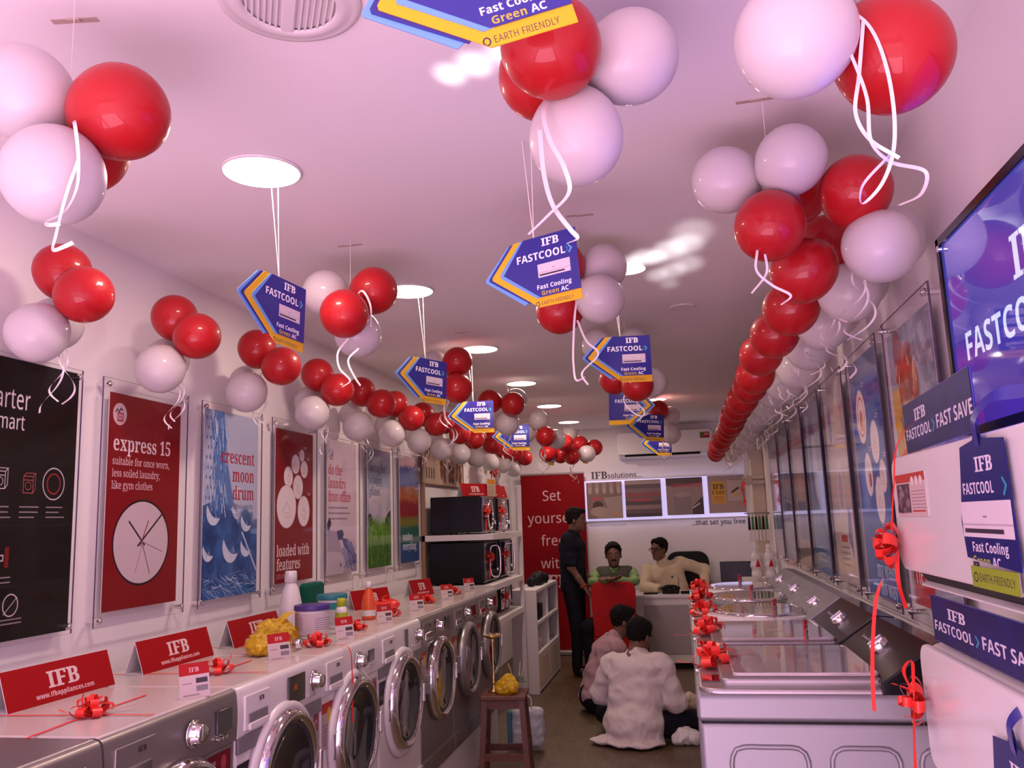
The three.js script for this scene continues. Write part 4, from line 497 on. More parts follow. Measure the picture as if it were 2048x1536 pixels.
tentSign([-1.865, TOP, -2.36], PI / 2 - 0.03, 'large red IFB tent sign on the silver washer at left');
tentSign([-1.865, TOP, -2.965], PI / 2 - 0.02, 'red IFB tent sign on the nearest white washer');
tentSign([-1.865, TOP, -3.57], PI / 2, 'red IFB tent sign half covered by the yellow plastic bag');
tentSign([-1.865, TOP, -4.98], PI / 2 - 0.35, 'red IFB tent sign behind the red gift packets', 0.34);
tentSign([-1.80, TOP, -5.78], PI / 2 - 0.3, 'small red IFB tent sign in front of the lower ovens', 0.26);
const cardPrint = printMat(128, 140, (x, w, h) => { rect(x, 0, 0, w, h, '#cdbcba'); rect(x, 0, 0, w, 48, '#b02a2c'); T(x, 'IFB', 64, 36, 26, '#d8c4c2', 'serif', 'center', 'bold'); rect(x, 70, 62, 50, 20, '#4c464c'); rect(x, 70, 92, 50, 22, '#8a848a'); rect(x, 12, 78, 40, 4, '#948688'); rect(x, 12, 124, 70, 5, '#948688'); }, 0.4);
function priceCard(p, ry, label, s = 1) { const t = thing('price_card', label, 'card', p, ry, 'small red and white price cards'); obj('card', box(0.092 * s, 0.10 * s, 0.002, 0, 0.05 * s, 0), [M.whiteMatte, M.whiteMatte, M.whiteMatte, M.whiteMatte, cardPrint, M.whiteMatte], t).rotation.x = -0.2; obj('foot_flap', box(0.092 * s, 0.002, 0.035 * s, 0, 0.001, -0.0175 * s), M.whiteMatte, t); return t; }
priceCard([-1.44, TOP, -2.37], 1.0, 'price card standing on the silver washer at left');
priceCard([-1.50, TOP, -3.03], 1.0, 'price card in front of the yellow plastic bag');
priceCard([-1.46, TOP, -3.56], 1.0, 'price card in front of the purple-lidded tub');
priceCard([-1.48, TOP, -4.12], 1.0, 'price card in front of the orange bottle');
priceCard([-1.50, TOP, -4.70], 0.9, 'price card on the first silver washer after the white ones');
priceCard([-1.52, TOP, -5.40], 0.9, 'price card on the second silver washer after the white ones');
priceCard([-1.52, TOP, -5.98], 0.9, 'price card on the farthest silver washer');
bow([-1.60, TOP, -2.13], [0, 1, 0], 'red bow on top of the silver washer at left', 0.9, 0.5);
bow([-1.60, TOP, -2.77], [0, 1, 0], 'red bow on top of the nearest white washer', 0.85, 2.0);
bow([-1.52, TOP, -3.40], [0, 1, 0], 'red bow beside the yellow plastic bag', 0.95, 1.2);
bow([-1.55, TOP, -3.92], [0, 1, 0], 'red bow beside the small green-capped bottle', 0.8, 0.1);
bow([-1.58, TOP, -4.48], [0, 1, 0], 'red bow in front of the red gift packets', 0.9, 0.9);
bow([-1.60, TOP, -5.22], [0, 1, 0], 'red bow on the second silver washer after the white ones', 0.9, 0.3);
bow([-1.60, TOP, -5.82], [0, 1, 0], 'red bow on the farthest silver washer', 0.9, 0.7);
[-2.13, -2.77, -3.40].forEach((z, k) => { redRib([[-1.99, TOP + 0.002, z + 0.02], [-1.8, TOP + 0.003, z + 0.01], [-1.60, TOP + 0.004, z], [-1.42, TOP + 0.004, z - 0.01], ...(k === 2 ? [[-1.385, TOP - 0.01, z - 0.01], [-1.372, TOP - 0.12, z - 0.012], [-1.372, TOP - 0.3, z - 0.012]] : [])], `red ribbon running across the top of the ${['silver washer at left', 'nearest white washer', 'white washer under the yellow bag'][k]}`, 0.007, 0); redRib([[-1.62, TOP + 0.003, z - 0.27], [-1.61, TOP + 0.003, z], [-1.59, TOP + 0.003, z + 0.25]], `red ribbon lying lengthwise on the ${['silver washer at left', 'nearest white washer', 'white washer under the yellow bag'][k]}`, 0.007, 0); });

// ---------------------------------------------------------------- goods on the worktops
const lathed = (name, label, cat, p, parts) => { const t = thing(name, label, cat, p); for (const [n, prof, m] of parts) obj(n, prof.isBufferGeometry ? prof : lathe(prof, 36), m, t); return t; };
const lab = (draw, w = 256, h = 128) => printMat(w, h, draw, 0.4);
const purple = mat(lin(0.06, 0.03, 0.22), 0.35), teal = mat(lin(0.02, 0.20, 0.24), 0.35), orange = mat(lin(0.75, 0.10, 0.03), 0.3), lime = mat(lin(0.42, 0.50, 0.02), 0.35), yellowP = mat(lin(0.72, 0.46, 0.01), 0.35, 0, { transmission: 0.25, thickness: 0 });
const band = (r, y0, y1, a0 = 0, al = 2 * PI) => new THREE.CylinderGeometry(r, r, y1 - y0, 40, 1, true, a0, al).translate(0, (y0 + y1) / 2, 0);
lathed('detergent_tub', 'white tub with purple lid and purple label on the white washer', 'tub', [-1.66, TOP, -3.66], [['tub', [[0.0001, 0], [0.066, 0], [0.070, 0.006], [0.075, 0.125], [0.0001, 0.125]], M.plastic], ['lid', [[0.0001, 0.146], [0.076, 0.146], [0.080, 0.142], [0.081, 0.124], [0.077, 0.122], [0.0001, 0.122]], purple], ['label_band', band(0.0755, 0.02, 0.112), lab((x, w, h) => { rect(x, 0, 0, w, h, '#c9bcc4'); rect(x, 110, 0, 80, 60, '#4a3286'); T(x, 'IFB', 150, 28, 22, '#d8cce0', 'serif', 'center', 'bold'); rect(x, 120, 40, 60, 6, '#d8cce0'); T(x, 'Oxi', 150, 104, 30, '#3a2a6a', 'sans-serif', 'center', 'bold'); for (let k = 0; k < 6; k++) rect(x, 24, 30 + k * 13, 70, 4, '#8a7c90'); rect(x, 210, 20, 40, 80, '#b6a6b4'); })]]);
lathed('detergent_tub', 'white tub with teal lid and teal label behind the green-capped bottle', 'tub', [-1.72, TOP, -4.02], [['tub', [[0.0001, 0], [0.060, 0], [0.064, 0.006], [0.070, 0.140], [0.0001, 0.140]], M.plastic], ['lid', [[0.0001, 0.162], [0.072, 0.162], [0.075, 0.158], [0.076, 0.138], [0.072, 0.136], [0.0001, 0.136]], teal], ['label_band', band(0.0715, 0.03, 0.125), lab((x, w, h) => { rect(x, 0, 0, w, h, '#b9b8bc'); rect(x, 0, 0, w, 46, '#2f8a88'); T(x, 'oxi', 128, 34, 26, '#d8e0e0', 'sans-serif', 'center', 'bold'); T(x, 'Flax', 128, 100, 46, '#7f9aa0', 'serif', 'center', 'bold'); })]]);
lathed('detergent_bottle', 'tall white bottle standing behind the purple-lidded tub', 'bottle', [-1.86, TOP, -3.86], [['bottle', [[0.0001, 0], [0.048, 0], [0.052, 0.01], [0.052, 0.13], [0.040, 0.19], [0.026, 0.225], [0.026, 0.235], [0.0001, 0.235]], M.plastic], ['cap', [[0.0001, 0.285], [0.024, 0.285], [0.028, 0.278], [0.030, 0.232], [0.0001, 0.232]], M.white]]);
lathed('descaler_bottle', 'small bottle with lime cap and lime label beside the purple-lidded tub', 'bottle', [-1.58, TOP, -3.80], [['bottle', [[0.0001, 0], [0.026, 0], [0.028, 0.006], [0.028, 0.10], [0.020, 0.125], [0.0001, 0.125]], M.plastic], ['cap', [[0.0001, 0.158], [0.018, 0.158], [0.021, 0.152], [0.022, 0.122], [0.0001, 0.122]], lime], ['label_band', band(0.0285, 0.05, 0.095), lime]]);
lathed('cleaner_bottle', 'orange bottle with white cap near the red packets', 'bottle', [-1.66, TOP, -4.36], [['bottle', [[0.0001, 0], [0.034, 0], [0.037, 0.008], [0.037, 0.08], [0.028, 0.125], [0.015, 0.155], [0.015, 0.165], [0.0001, 0.165]], orange], ['cap', [[0.0001, 0.195], [0.013, 0.195], [0.016, 0.188], [0.017, 0.163], [0.0001, 0.163]], M.white], ['label_band', band(0.0375, 0.02, 0.05), M.plastic]]);
{
  const t = thing('detergent_pouch', 'green pouch standing against the wall behind the tubs', 'pouch', [-1.88, TOP, -4.12], PI / 2 - 0.15); const s = rrect(0.15, 0.20, 0.012, 0, 0.10); obj('pouch', ext(s, 0.02, 0.012), printMat(200, 256, (x, w, h) => { rect(x, 0, 0, w, h, '#0d5a48'); T(x, 'IFB', 100, 60, 40, '#a8c4b8', 'serif', 'center', 'bold'); rect(x, 40, 90, 120, 8, '#7aa898'); quad(x, [[30, 200], [80, 130], [150, 180], [170, 230]], '#b02a20'); }), t).geometry.attributes.uv && 0; obj('top_seal', box(0.15, 0.016, 0.006, 0, 0.205, 0.01), teal, t);
}
for (const [p, ry, l] of [[[-1.70, TOP, -4.62], 0.3, 'nearer'], [[-1.72, TOP, -4.80], -0.4, 'farther']]) { const t = thing('gift_packet', `${l} glossy red packet below the red tent sign`, 'packet', p, ry); obj('packet', [sph(0.09, 0, 0.035, 0, 1.0, 0.40, 0.7)], M.satin, t); obj('twist', strip([[0, 0.06, 0], [0.02, 0.09, 0.01], [0.05, 0.10, 0.0]], 0.03, 12), M.satin, t); }
// ================================================================ top-loading washers, right row
const tlLid = mat(lin(0.52, 0.46, 0.47), 0.06, 0.0, { clearcoat: 1, clearcoatRoughness: 0.03 });
function topLoader(k, style, label) {                                 // front +z before turning; local +x points to the camera
  const z = -2.20 - 0.622 * k - 0.305, t = thing('top_load_washer', label, 'washing machine', [-0.005 + 0.305, PL, z], -PI / 2, 'top-loading washers along the right wall');
  const w = 0.606, hh = 0.88, bm = style.white ? M.white : M.silverSide;
  obj('body', box(w, hh - 0.06, 0.60, 0, (hh - 0.06) / 2, 0, 0.018, 4), bm, t);
  obj('top_frame', [box(w, 0.066, 0.604, 0, hh - 0.033, 0, 0.014, 4)], bm, t);
  obj('seam', box(w + 0.0005, 0.003, 0.585, 0, hh - 0.066, 0.0), M.black, t);
  obj('deck', ext(rrect(w - 0.03, 0.575, 0.05), 0.01, 0.006).rotateX(-PI / 2).translate(0, hh - 0.006, 0.0), style.white ? M.top : M.silver, t);
  if (style.oval) {
    const s = new THREE.Shape(); s.absellipse(0, 0.04, 0.272, 0.215, 0, 2 * PI); const lid = obj('lid', ext(s, 0.012, 0.008).rotateX(-PI / 2).translate(0, hh + 0.010, 0.06), style.white ? M.white : M.silverSide, t);
    const s2 = new THREE.Shape(); s2.absellipse(0, 0.04, 0.225, 0.165, 0, 2 * PI); obj('lid_window', ext(s2, 0.006, 0.004).rotateX(-PI / 2).translate(0, hh + 0.032, 0.06), tlLid, lid);
    obj('lid_ring', new THREE.TorusGeometry(1, 0.02, 8, 64).scale(0.25, 0.19, 0.35).rotateX(-PI / 2).translate(0, hh + 0.034, 0.02), M.chrome, lid);
  } else {
    const lid = obj('lid', ext(rrect(w - 0.10, 0.40, 0.02), 0.012, 0.005).rotateX(-PI / 2).translate(0, hh + 0.010, 0.035), M.silver, t);
    obj('lid_window', ext(rrect(w - 0.15, 0.34, 0.015), 0.004, 0.003).rotateX(-PI / 2).translate(0, hh + 0.030, 0.035), tlLid, lid);
  }
  const cs = new THREE.Shape(); cs.moveTo(-0.30, 0); cs.lineTo(-0.30, 0.10); cs.lineTo(-0.25, 0.105); cs.lineTo(-0.13, 0.02); cs.lineTo(-0.13, 0);
  obj('control_panel', ext(cs, w - 0.02, 0.004).rotateY(-PI / 2).translate((w - 0.02) / 2, hh, 0), style.oval ? M.silverSide : M.blackGloss, t);
  const kn = obj('program_knob', lathe([[0.0001, 0.014], [0.022, 0.014], [0.026, 0.010], [0.028, 0.0]], 28), M.chrome, t); kn.position.set(style.kx ?? 0.08, hh + 0.066, -0.188); kn.rotation.x = 0.62; obj('knob_bar', box(0.007, 0.012, 0.044, 0, 0.018, 0, 0.003), M.chrome, kn);
  for (let i = 0; i < 4; i++) { const b = obj('button', cyl(0.007, 0.007, 0.006, 0, 0, 0, 12), M.chrome, t); b.position.set(-0.20 + i * 0.035, hh + 0.066, -0.188); b.rotation.x = 0.62; }
  obj('lid_latch', box(0.075, 0.010, 0.03, -0.02, hh + 0.006, 0.285, 0.004), M.chrome, t); obj('display', box(0.09, 0.004, 0.045, 0.16, hh + 0.011, 0.262, 0.001), M.darkGlass, t);
  if (k === 0) for (const [rw, rx] of [[0.175, -0.14], [0.15, 0.075], [0.09, 0.24]]) { const r = rrect(rw, 0.64, 0.035, rx, 0.44), pts = r.getSpacedPoints(60).map(q => [w / 2 + 0.0005, q.y, -q.x]); obj('side_rib', tube(pts, 0.006, 90, 8, true), M.silverSide, t); }
  for (const sx of [-1, 1]) for (const sz of [-1, 1]) obj('foot', cyl(0.02, 0.024, 0.012, sx * 0.25, 0.006, sz * 0.25, 12), M.rubber, t);
  return t;
}
topLoader(0, { kx: 0.0 }, 'nearest top-loading washer with blue-silver side panel');
topLoader(1, { kx: 0.02 }, 'second top-loading washer from the front, dark slanted control panel');
topLoader(2, { oval: true, white: true }, 'white top-loading washer with oval lid, third from the front');
topLoader(3, { oval: true }, 'silver top-loading washer with oval lid, fourth from the front');
topLoader(4, { oval: true, white: true }, 'white top-loading washer with oval lid, farthest from the front');
const TR = PL + 0.893;
['nearest', 'second', 'third', 'fourth', 'fifth'].forEach((n, k) => { const z = -2.20 - 0.622 * k - 0.305; bow([0.055, TR + 0.004, z - 0.02 - 0.03 * (k % 2)], [-0.15, 1, 0], `red bow on the front edge of the ${n} top-loading washer`, 1.0, k * 0.8); });
for (const [k, dx] of [[0, 0.30], [1, 0.28], [2, 0.25], [3, 0.24]]) {
  const t = thing('ribbon_wrapped_card', `upright clear price card on the ${['nearest', 'second', 'third', 'fourth'][k]} top-loading washer lid`, 'card', [dx, PL + 0.92, -2.20 - 0.622 * k - 0.30], 1.3, 'clear price cards on the top-loading lids');
  obj('holder', box(0.07, 0.10, 0.003, 0, 0.05, 0), M.acrylic, t); obj('insert', box(0.06, 0.06, 0.002, 0, 0.065, 0.003), [M.red, M.red, M.red, M.red, cardPrint, M.red], t); obj('holder_base', box(0.07, 0.003, 0.05, 0, 0.0015, 0.0), M.acrylic, t);
}
// ================================================================ oven shelves on the left
{
  const t = thing('oven_rack', 'white open rack carrying the microwave ovens at the left wall', 'shelf', [-1.79, 0, -7.25]);
  const postM = mat(lin(0.30, 0.17, 0.09), 0.5);
  for (const y of [0.80, 1.08, 1.475]) obj('shelf_board', box(0.60, 0.045, 1.26, 0, y - 0.0225, 0), M.whiteMatte, t);
  for (const [x, z] of [[-0.27, 0.615], [0.285, -0.615], [-0.27, -0.615]]) obj('post', box(0.035, 1.9, 0.03, x, 0.95, z), z > 0 ? postM : M.whiteMatte, t);
  obj('back_panel', box(0.012, 1.9, 1.26, -0.293, 0.95, 0), M.whiteMatte, t);
}
function oven(p, label, L = 0.50, h = 0.30, D = 0.42, look = 0) {
  const t = thing('microwave_oven', label, 'oven', p, PI / 2, 'black ovens on the white rack');
  obj('casing', box(L, h - 0.015, D, 0, h / 2 + 0.006, 0, 0.008), M.blackGloss, t); obj('door', box(L * 0.76, h - 0.04, 0.014, -L * 0.10, h / 2 + 0.006, D / 2 + 0.005, 0.004), M.darkGlass, t); obj('control_strip', box(L * 0.17, h - 0.04, 0.010, L * 0.385, h / 2 + 0.006, D / 2 + 0.004, 0.003), M.black, t);
  if (look === 0) obj('handle', new THREE.TorusGeometry(0.10, 0.006, 8, 40).scale(0.9, 1.15, 1).translate(0.03, h / 2, D / 2 + 0.014), M.chrome, t); else obj('handle', tube([[L * 0.22, 0.04, D / 2 + 0.012], [L * 0.22, 0.05, D / 2 + 0.04], [L * 0.22, h - 0.05, D / 2 + 0.04], [L * 0.22, h - 0.04, D / 2 + 0.012]], 0.008, 30, 8), M.chrome, t);
  obj('dial', cyl(0.018, 0.020, 0.014, L * 0.385, h * 0.3, D / 2 + 0.012, 20, 'z'), M.chrome, t);
  for (const sx of [-1, 1]) for (const sz of [-1, 1]) obj('foot', cyl(0.012, 0.012, 0.008, sx * L * 0.4, 0.004, sz * D * 0.4, 10), M.rubber, t);
  return t;
}
oven([-1.80, 1.475, -6.93], 'black microwave oven on the upper shelf nearest the camera', 0.52, 0.305); oven([-1.80, 1.475, -7.52], 'black microwave oven on the upper shelf farther from the camera', 0.52, 0.305);
oven([-1.80, 1.08, -6.93], 'large black oven with long chrome handle on the middle shelf', 0.54, 0.335, 0.44, 1); oven([-1.80, 1.08, -7.53], 'second black oven on the middle shelf farther back', 0.52, 0.335, 0.44, 1);
oven([-1.80, 0.80, -7.52], 'low black oven on the bottom shelf beside the last silver washer', 0.52, 0.225, 0.42, 0);
tentSign([-1.70, 1.783, -6.98], PI / 2 - 0.6, 'red IFB tent sign on the nearer upper oven', 0.30); tentSign([-1.66, 1.783, -7.35], PI / 2 - 0.6, 'red IFB tent sign on the farther upper oven', 0.30);
tentSign([-1.64, 1.783, -7.66], PI / 2 - 0.5, 'red IFB tent sign at the far end of the upper oven shelf', 0.20);
for (const [p, n] of [[[-1.585, 1.66, -6.78], 'nearer upper oven'], [[-1.585, 1.66, -7.36], 'farther upper oven'], [[-1.575, 1.29, -6.83], 'large oven of the middle shelf'], [[-1.575, 1.29, -7.42], 'second oven of the middle shelf'], [[-1.585, 0.93, -7.4], 'low oven of the bottom shelf']]) { bow(p, [1, 0, 0.1], `red bow on the front of the ${n}`, 0.8, 0.3); redRib([p, [p[0] + 0.01, p[1] - 0.08, p[2] - 0.005], [p[0] + 0.006, p[1] - 0.17, p[2] + 0.004]], `red ribbon hanging from the bow on the ${n}`, 0.008); }
bow([-1.92, 2.08, -8.6], [1, 0, 0.4], 'red bow on the left wall beside the red banner', 0.95, 0.3);
redRib([[-1.92, 2.06, -8.58], [-1.93, 1.95, -8.58], [-1.9, 1.8, -8.6]], 'red ribbon on the left wall beside the red banner', 0.006);
{
  const t = thing('price_leaflet', 'leaflet standing on the upper oven shelf between the tent signs', 'leaflet', [-1.60, 1.783, -7.12], 1.0); obj('sheet', box(0.10, 0.15, 0.002, 0, 0.075, 0), [M.cream, M.cream, M.cream, M.cream, printMat(100, 150, (x, w, h) => { rect(x, 0, 0, w, h, '#b8a088'); rect(x, 8, 10, 84, 36, '#c07a2a'); for (let k = 0; k < 6; k++) rect(x, 12, 60 + k * 14, 70, 5, '#8a7260'); }), M.cream], t); obj('foot_flap', box(0.10, 0.002, 0.04, 0, 0.001, -0.02), M.cream, t);
}
// ================================================================ low white shelf unit
{
  const t = thing('shelf_cabinet', 'low white cabinet with open cubbies and a drawer facing the aisle', 'cabinet', [-1.52, 0, -8.66]);
  obj('end_panel', box(0.24, 0.93, 0.03, 0, 0.465, 0.66, 0.003), M.whiteMatte, t); obj('end_panel', box(0.24, 0.93, 0.03, 0, 0.465, -0.66, 0.003), M.whiteMatte, t); obj('back_panel', box(0.015, 0.93, 1.30, -0.112, 0.465, 0), M.whiteMatte, t);
  for (const y of [0.03, 0.34, 0.62, 0.915]) obj('shelf_board', box(0.24, 0.03, 1.30, 0, y, 0, 0.003), M.whiteMatte, t); obj('divider', box(0.23, 0.60, 0.02, 0, 0.63, -0.02), M.whiteMatte, t);
  const d = obj('drawer', box(0.018, 0.27, 0.62, 0.112, 0.185, 0.32, 0.003), M.cream, t); obj('handle', tube([[0.122, 0.29, 0.28], [0.136, 0.29, 0.30], [0.136, 0.29, 0.36], [0.122, 0.29, 0.38]], 0.006, 16, 8), M.chrome, d);
  obj('drawer', box(0.018, 0.27, 0.62, 0.112, 0.185, -0.32, 0.003), M.cream, t);
  tag(obj('black_bag', sdfBlob([[0, 0.05, 0.12, 0.07], [0, 0.06, -0.02, 0.075], [0.02, 0.05, -0.2, 0.06], [-0.02, 0.045, 0.28, 0.05]], 0.012, 0.03), M.black), 'black cloth bag lying on top of the white cabinet', 'bag').position.set(-1.50, 0.93, -8.70);
  tag(obj('storage_box', box(0.16, 0.14, 0.24, 0, 0.07, 0, 0.006), M.black), 'dark box in the upper cubby of the white cabinet', 'box').position.set(-1.50, 0.635, -8.32);
  tag(obj('crumpled_bag', sdfBlob([[0, 0.05, 0, 0.06], [0.03, 0.08, 0.05, 0.05], [0, 0.04, -0.1, 0.05]], 0.012, 0.03, 0.012), M.cream), 'pale crumpled bag in the lower cubby of the white cabinet', 'bag').position.set(-1.49, 0.355, -8.3);
}
// ================================================================ desk corner
{
  const t = thing('reception_desk', 'white glossy desk with a grey front panel at the back', 'desk', [0.05, 0, -9.62]);
  obj('desktop', box(1.30, 0.035, 0.66, 0, 0.735, 0, 0.006), M.white, t); obj('front_board', box(1.30, 0.66, 0.025, 0, 0.39, 0.30, 0.004), M.white, t); obj('grey_inset', box(0.46, 0.50, 0.010, -0.30, 0.40, 0.316, 0.004), mat(lin(0.40, 0.35, 0.36), 0.3), t);
  obj('side_board', box(0.025, 0.72, 0.60, -0.635, 0.36, 0), M.white, t); obj('side_board', box(0.025, 0.72, 0.60, 0.635, 0.36, 0), M.white, t); obj('kick_board', box(1.26, 0.06, 0.02, 0, 0.03, 0.27), M.black, t);
  const p = thing('desk_telephone', 'black desk telephone on the white desk', 'telephone', [-0.20, 0.753, -9.42]); obj('base', sdfBlob([[-0.06, 0.02, 0, 0.03], [0.06, 0.025, 0, 0.035], [0, 0.03, 0.0, 0.04]], 0.006, 0.02), M.black, p); obj('handset', tube([[-0.10, 0.05, 0.01], [-0.05, 0.075, 0.01], [0.05, 0.075, 0.01], [0.10, 0.05, 0.01]], 0.016, 20, 10), M.blackGloss, p); obj('antenna', bar([0.09, 0.03, -0.02], [0.09, 0.17, -0.03], 0.003), M.black, p);
  tag(obj('pen_case', box(0.15, 0.018, 0.03, 0, 0.009, 0, 0.006), M.black), 'flat black case lying on the desk left of the telephone', 'case').position.set(-0.41, 0.753, -9.40);
  tag(obj('stapler', box(0.11, 0.03, 0.03, 0, 0.015, 0, 0.01), M.black), 'small black stapler on the desk right of the telephone', 'stapler').position.set(-0.04, 0.753, -9.40);
  const m = thing('computer_monitor', 'black flat computer monitor on the desk near the right wall', 'monitor', [0.49, 0.753, -9.42], -0.12); obj('screen', box(0.32, 0.21, 0.025, 0, 0.215, 0, 0.005), M.blackGloss, m); obj('stand', box(0.04, 0.12, 0.03, 0, 0.07, -0.02), M.black, m); obj('base', box(0.16, 0.012, 0.12, 0, 0.006, 0, 0.004), M.black, m);
  const c = thing('office_chair', 'black office chair behind the man in the cream shirt', 'chair', [0.0, 0, -10.12]); obj('backrest', ext(rrect(0.44, 0.62, 0.12, 0, 0.83), 0.05, 0.02).translate(0, 0, -0.10), M.black, c); obj('seat', box(0.46, 0.08, 0.40, 0, 0.46, 0.06, 0.03), M.black, c); obj('column', cyl(0.03, 0.03, 0.38, 0, 0.24, 0.05), M.grey, c); for (let i = 0; i < 5; i++) obj('leg', bar([0, 0.07, 0.05], [Math.sin(i * 1.257) * 0.24, 0.03, 0.05 + Math.cos(i * 1.257) * 0.2], 0.018), M.grey, c); for (const s of [-1, 1]) obj('armrest', tube([[s * 0.23, 0.48, 0.0], [s * 0.26, 0.62, 0.0], [s * 0.26, 0.65, 0.08], [s * 0.25, 0.65, 0.18]], 0.018, 20, 8), M.black, c);
  const r = thing('red_chair', 'red plastic chair with its back to the camera', 'chair', [-0.75, 0, -8.93]); 
  const bk = new THREE.Shape(); bk.moveTo(-0.20, 0.42); bk.lineTo(-0.215, 0.84); bk.quadraticCurveTo(-0.21, 0.93, -0.15, 0.93); bk.lineTo(0.15, 0.93); bk.quadraticCurveTo(0.21, 0.93, 0.215, 0.84); bk.lineTo(0.20, 0.42); obj('backrest', ext(bk, 0.02, 0.008).translate(0, 0, 0.20), M.redPlastic, r); obj('seat', box(0.43, 0.04, 0.42, 0, 0.42, 0.0, 0.015), M.redPlastic, r); obj('side_skirt', box(0.44, 0.12, 0.03, 0, 0.35, 0.20, 0.01), M.redPlastic, r); for (const sx of [-1, 1]) for (const sz of [-1, 1]) obj('leg', bar([sx * 0.18, 0.40, sz * 0.17], [sx * 0.21, 0.0, sz * 0.20], 0.014), M.chrome, r);
}
// ================================================================ column, hooks and jugs at the right end
{
  const t = thing('service_column', 'cream boxed column against the right wall near the back', 'column', [0.655, 0, -7.95]); obj('casing', box(0.105, 2.12, 0.24, 0, 1.06, 0, 0.004), M.cream, t); obj('joint_strip', box(0.006, 2.1, 0.006, -0.052, 1.05, 0.118), M.whiteMatte, t);
  const b = thing('wooden_batten', 'pale wooden batten strapped across the cream column', 'batten', [0.59, 1.83, -7.80]); for (const [y, r] of [[0, 0.020], [0.042, 0.017]]) obj('stick', bar([-0.07, y, 0], [0.115, y + 0.004, 0], r), M.cream, b); obj('strap', [box(0.016, 0.09, 0.06, -0.02, 0.02, 0)], M.tape, b);
  redRib([[0.525, 1.84, -7.77], [0.51, 1.76, -7.77], [0.525, 1.68, -7.77], [0.515, 1.63, -7.77]], 'red ribbon tied to the wooden batten on the cream column', 0.03);
  const h = thing('hook_rail', 'thin metal rail with hooks in front of the cream column', 'rail', [0.55, 1.565, -7.60]); obj('rail_bar', bar([-0.05, 0, 0], [0.155, 0, 0], 0.005), M.grey, h); obj('wall_arm', bar([0.15, 0, 0], [0.15, 0, -0.22], 0.005), M.grey, h);
  const green = mat(lin(0.02, 0.16, 0.05), 0.4); for (let i = 0; i < 6; i++) { const q = thing('hanging_brush', `hanging cleaning brush with ${i % 2 ? 'green' : 'black'} neck, number ${['one', 'two', 'three', 'four', 'five', 'six'][i]} from the left on the rail`, 'brush', [0.535 + i * 0.029, 1.33, -7.60], 0, 'brushes on the hook rail'); obj('hook', tube([[0, 0.236, 0], [0.006, 0.232, 0.006], [0, 0.215, 0.004], [0, 0.20, 0]], 0.003, 12, 6), M.grey, q); obj('neck', cyl(0.008, 0.012, 0.11, 0, 0.15, 0, 10), i % 2 ? green : M.black, q); obj('head', box(0.020, 0.10, 0.022, 0, 0.05, 0, 0.008), M.plastic, q); }
  const k = thing('side_counter', 'narrow cream counter below the white jugs by the right wall', 'counter', [0.57, 0, -7.2]); obj('counter_top', box(0.27, 0.03, 0.70, 0, 1.025, 0, 0.004), M.whiteMatte, k); obj('carcass', box(0.25, 1.0, 0.66, 0, 0.505, 0, 0.004), M.cream, k); obj('door', box(0.012, 0.9, 0.60, -0.131, 0.5, 0, 0.003), M.whiteMatte, k);
  for (let i = 0; i < 4; i++) { const j = thing('detergent_jug', `white jug with red label, ${['leftmost', 'second from left', 'third from left', 'rightmost'][i]} below the hanging brushes`, 'jug', [0.525 + (i % 2) * 0.10 + (i > 1 ? 0.02 : 0), 1.04, -7.05 - (i > 1 ? 0.17 : 0)], 0.2, 'white jugs by the right wall'); obj('jug', sdfBlob([[0, 0.05, 0, 0.042], [0, 0.12, 0, 0.046], [0, 0.18, 0, 0.040], [0.0, 0.235, 0, 0.020]], 0.007, 0.02), M.plastic, j); obj('handle', tube([[0.035, 0.10, 0], [0.060, 0.13, 0], [0.055, 0.19, 0], [0.02, 0.215, 0]], 0.009, 16, 8), M.plastic, j); obj('cap', cyl(0.018, 0.020, 0.03, 0, 0.265, 0, 18), M.white, j); obj('label_print', ext(poly([[-0.02, 0.11], [0, 0.17], [0.02, 0.11]]), 0.001).translate(0, 0, 0.049), M.red, j); }
}
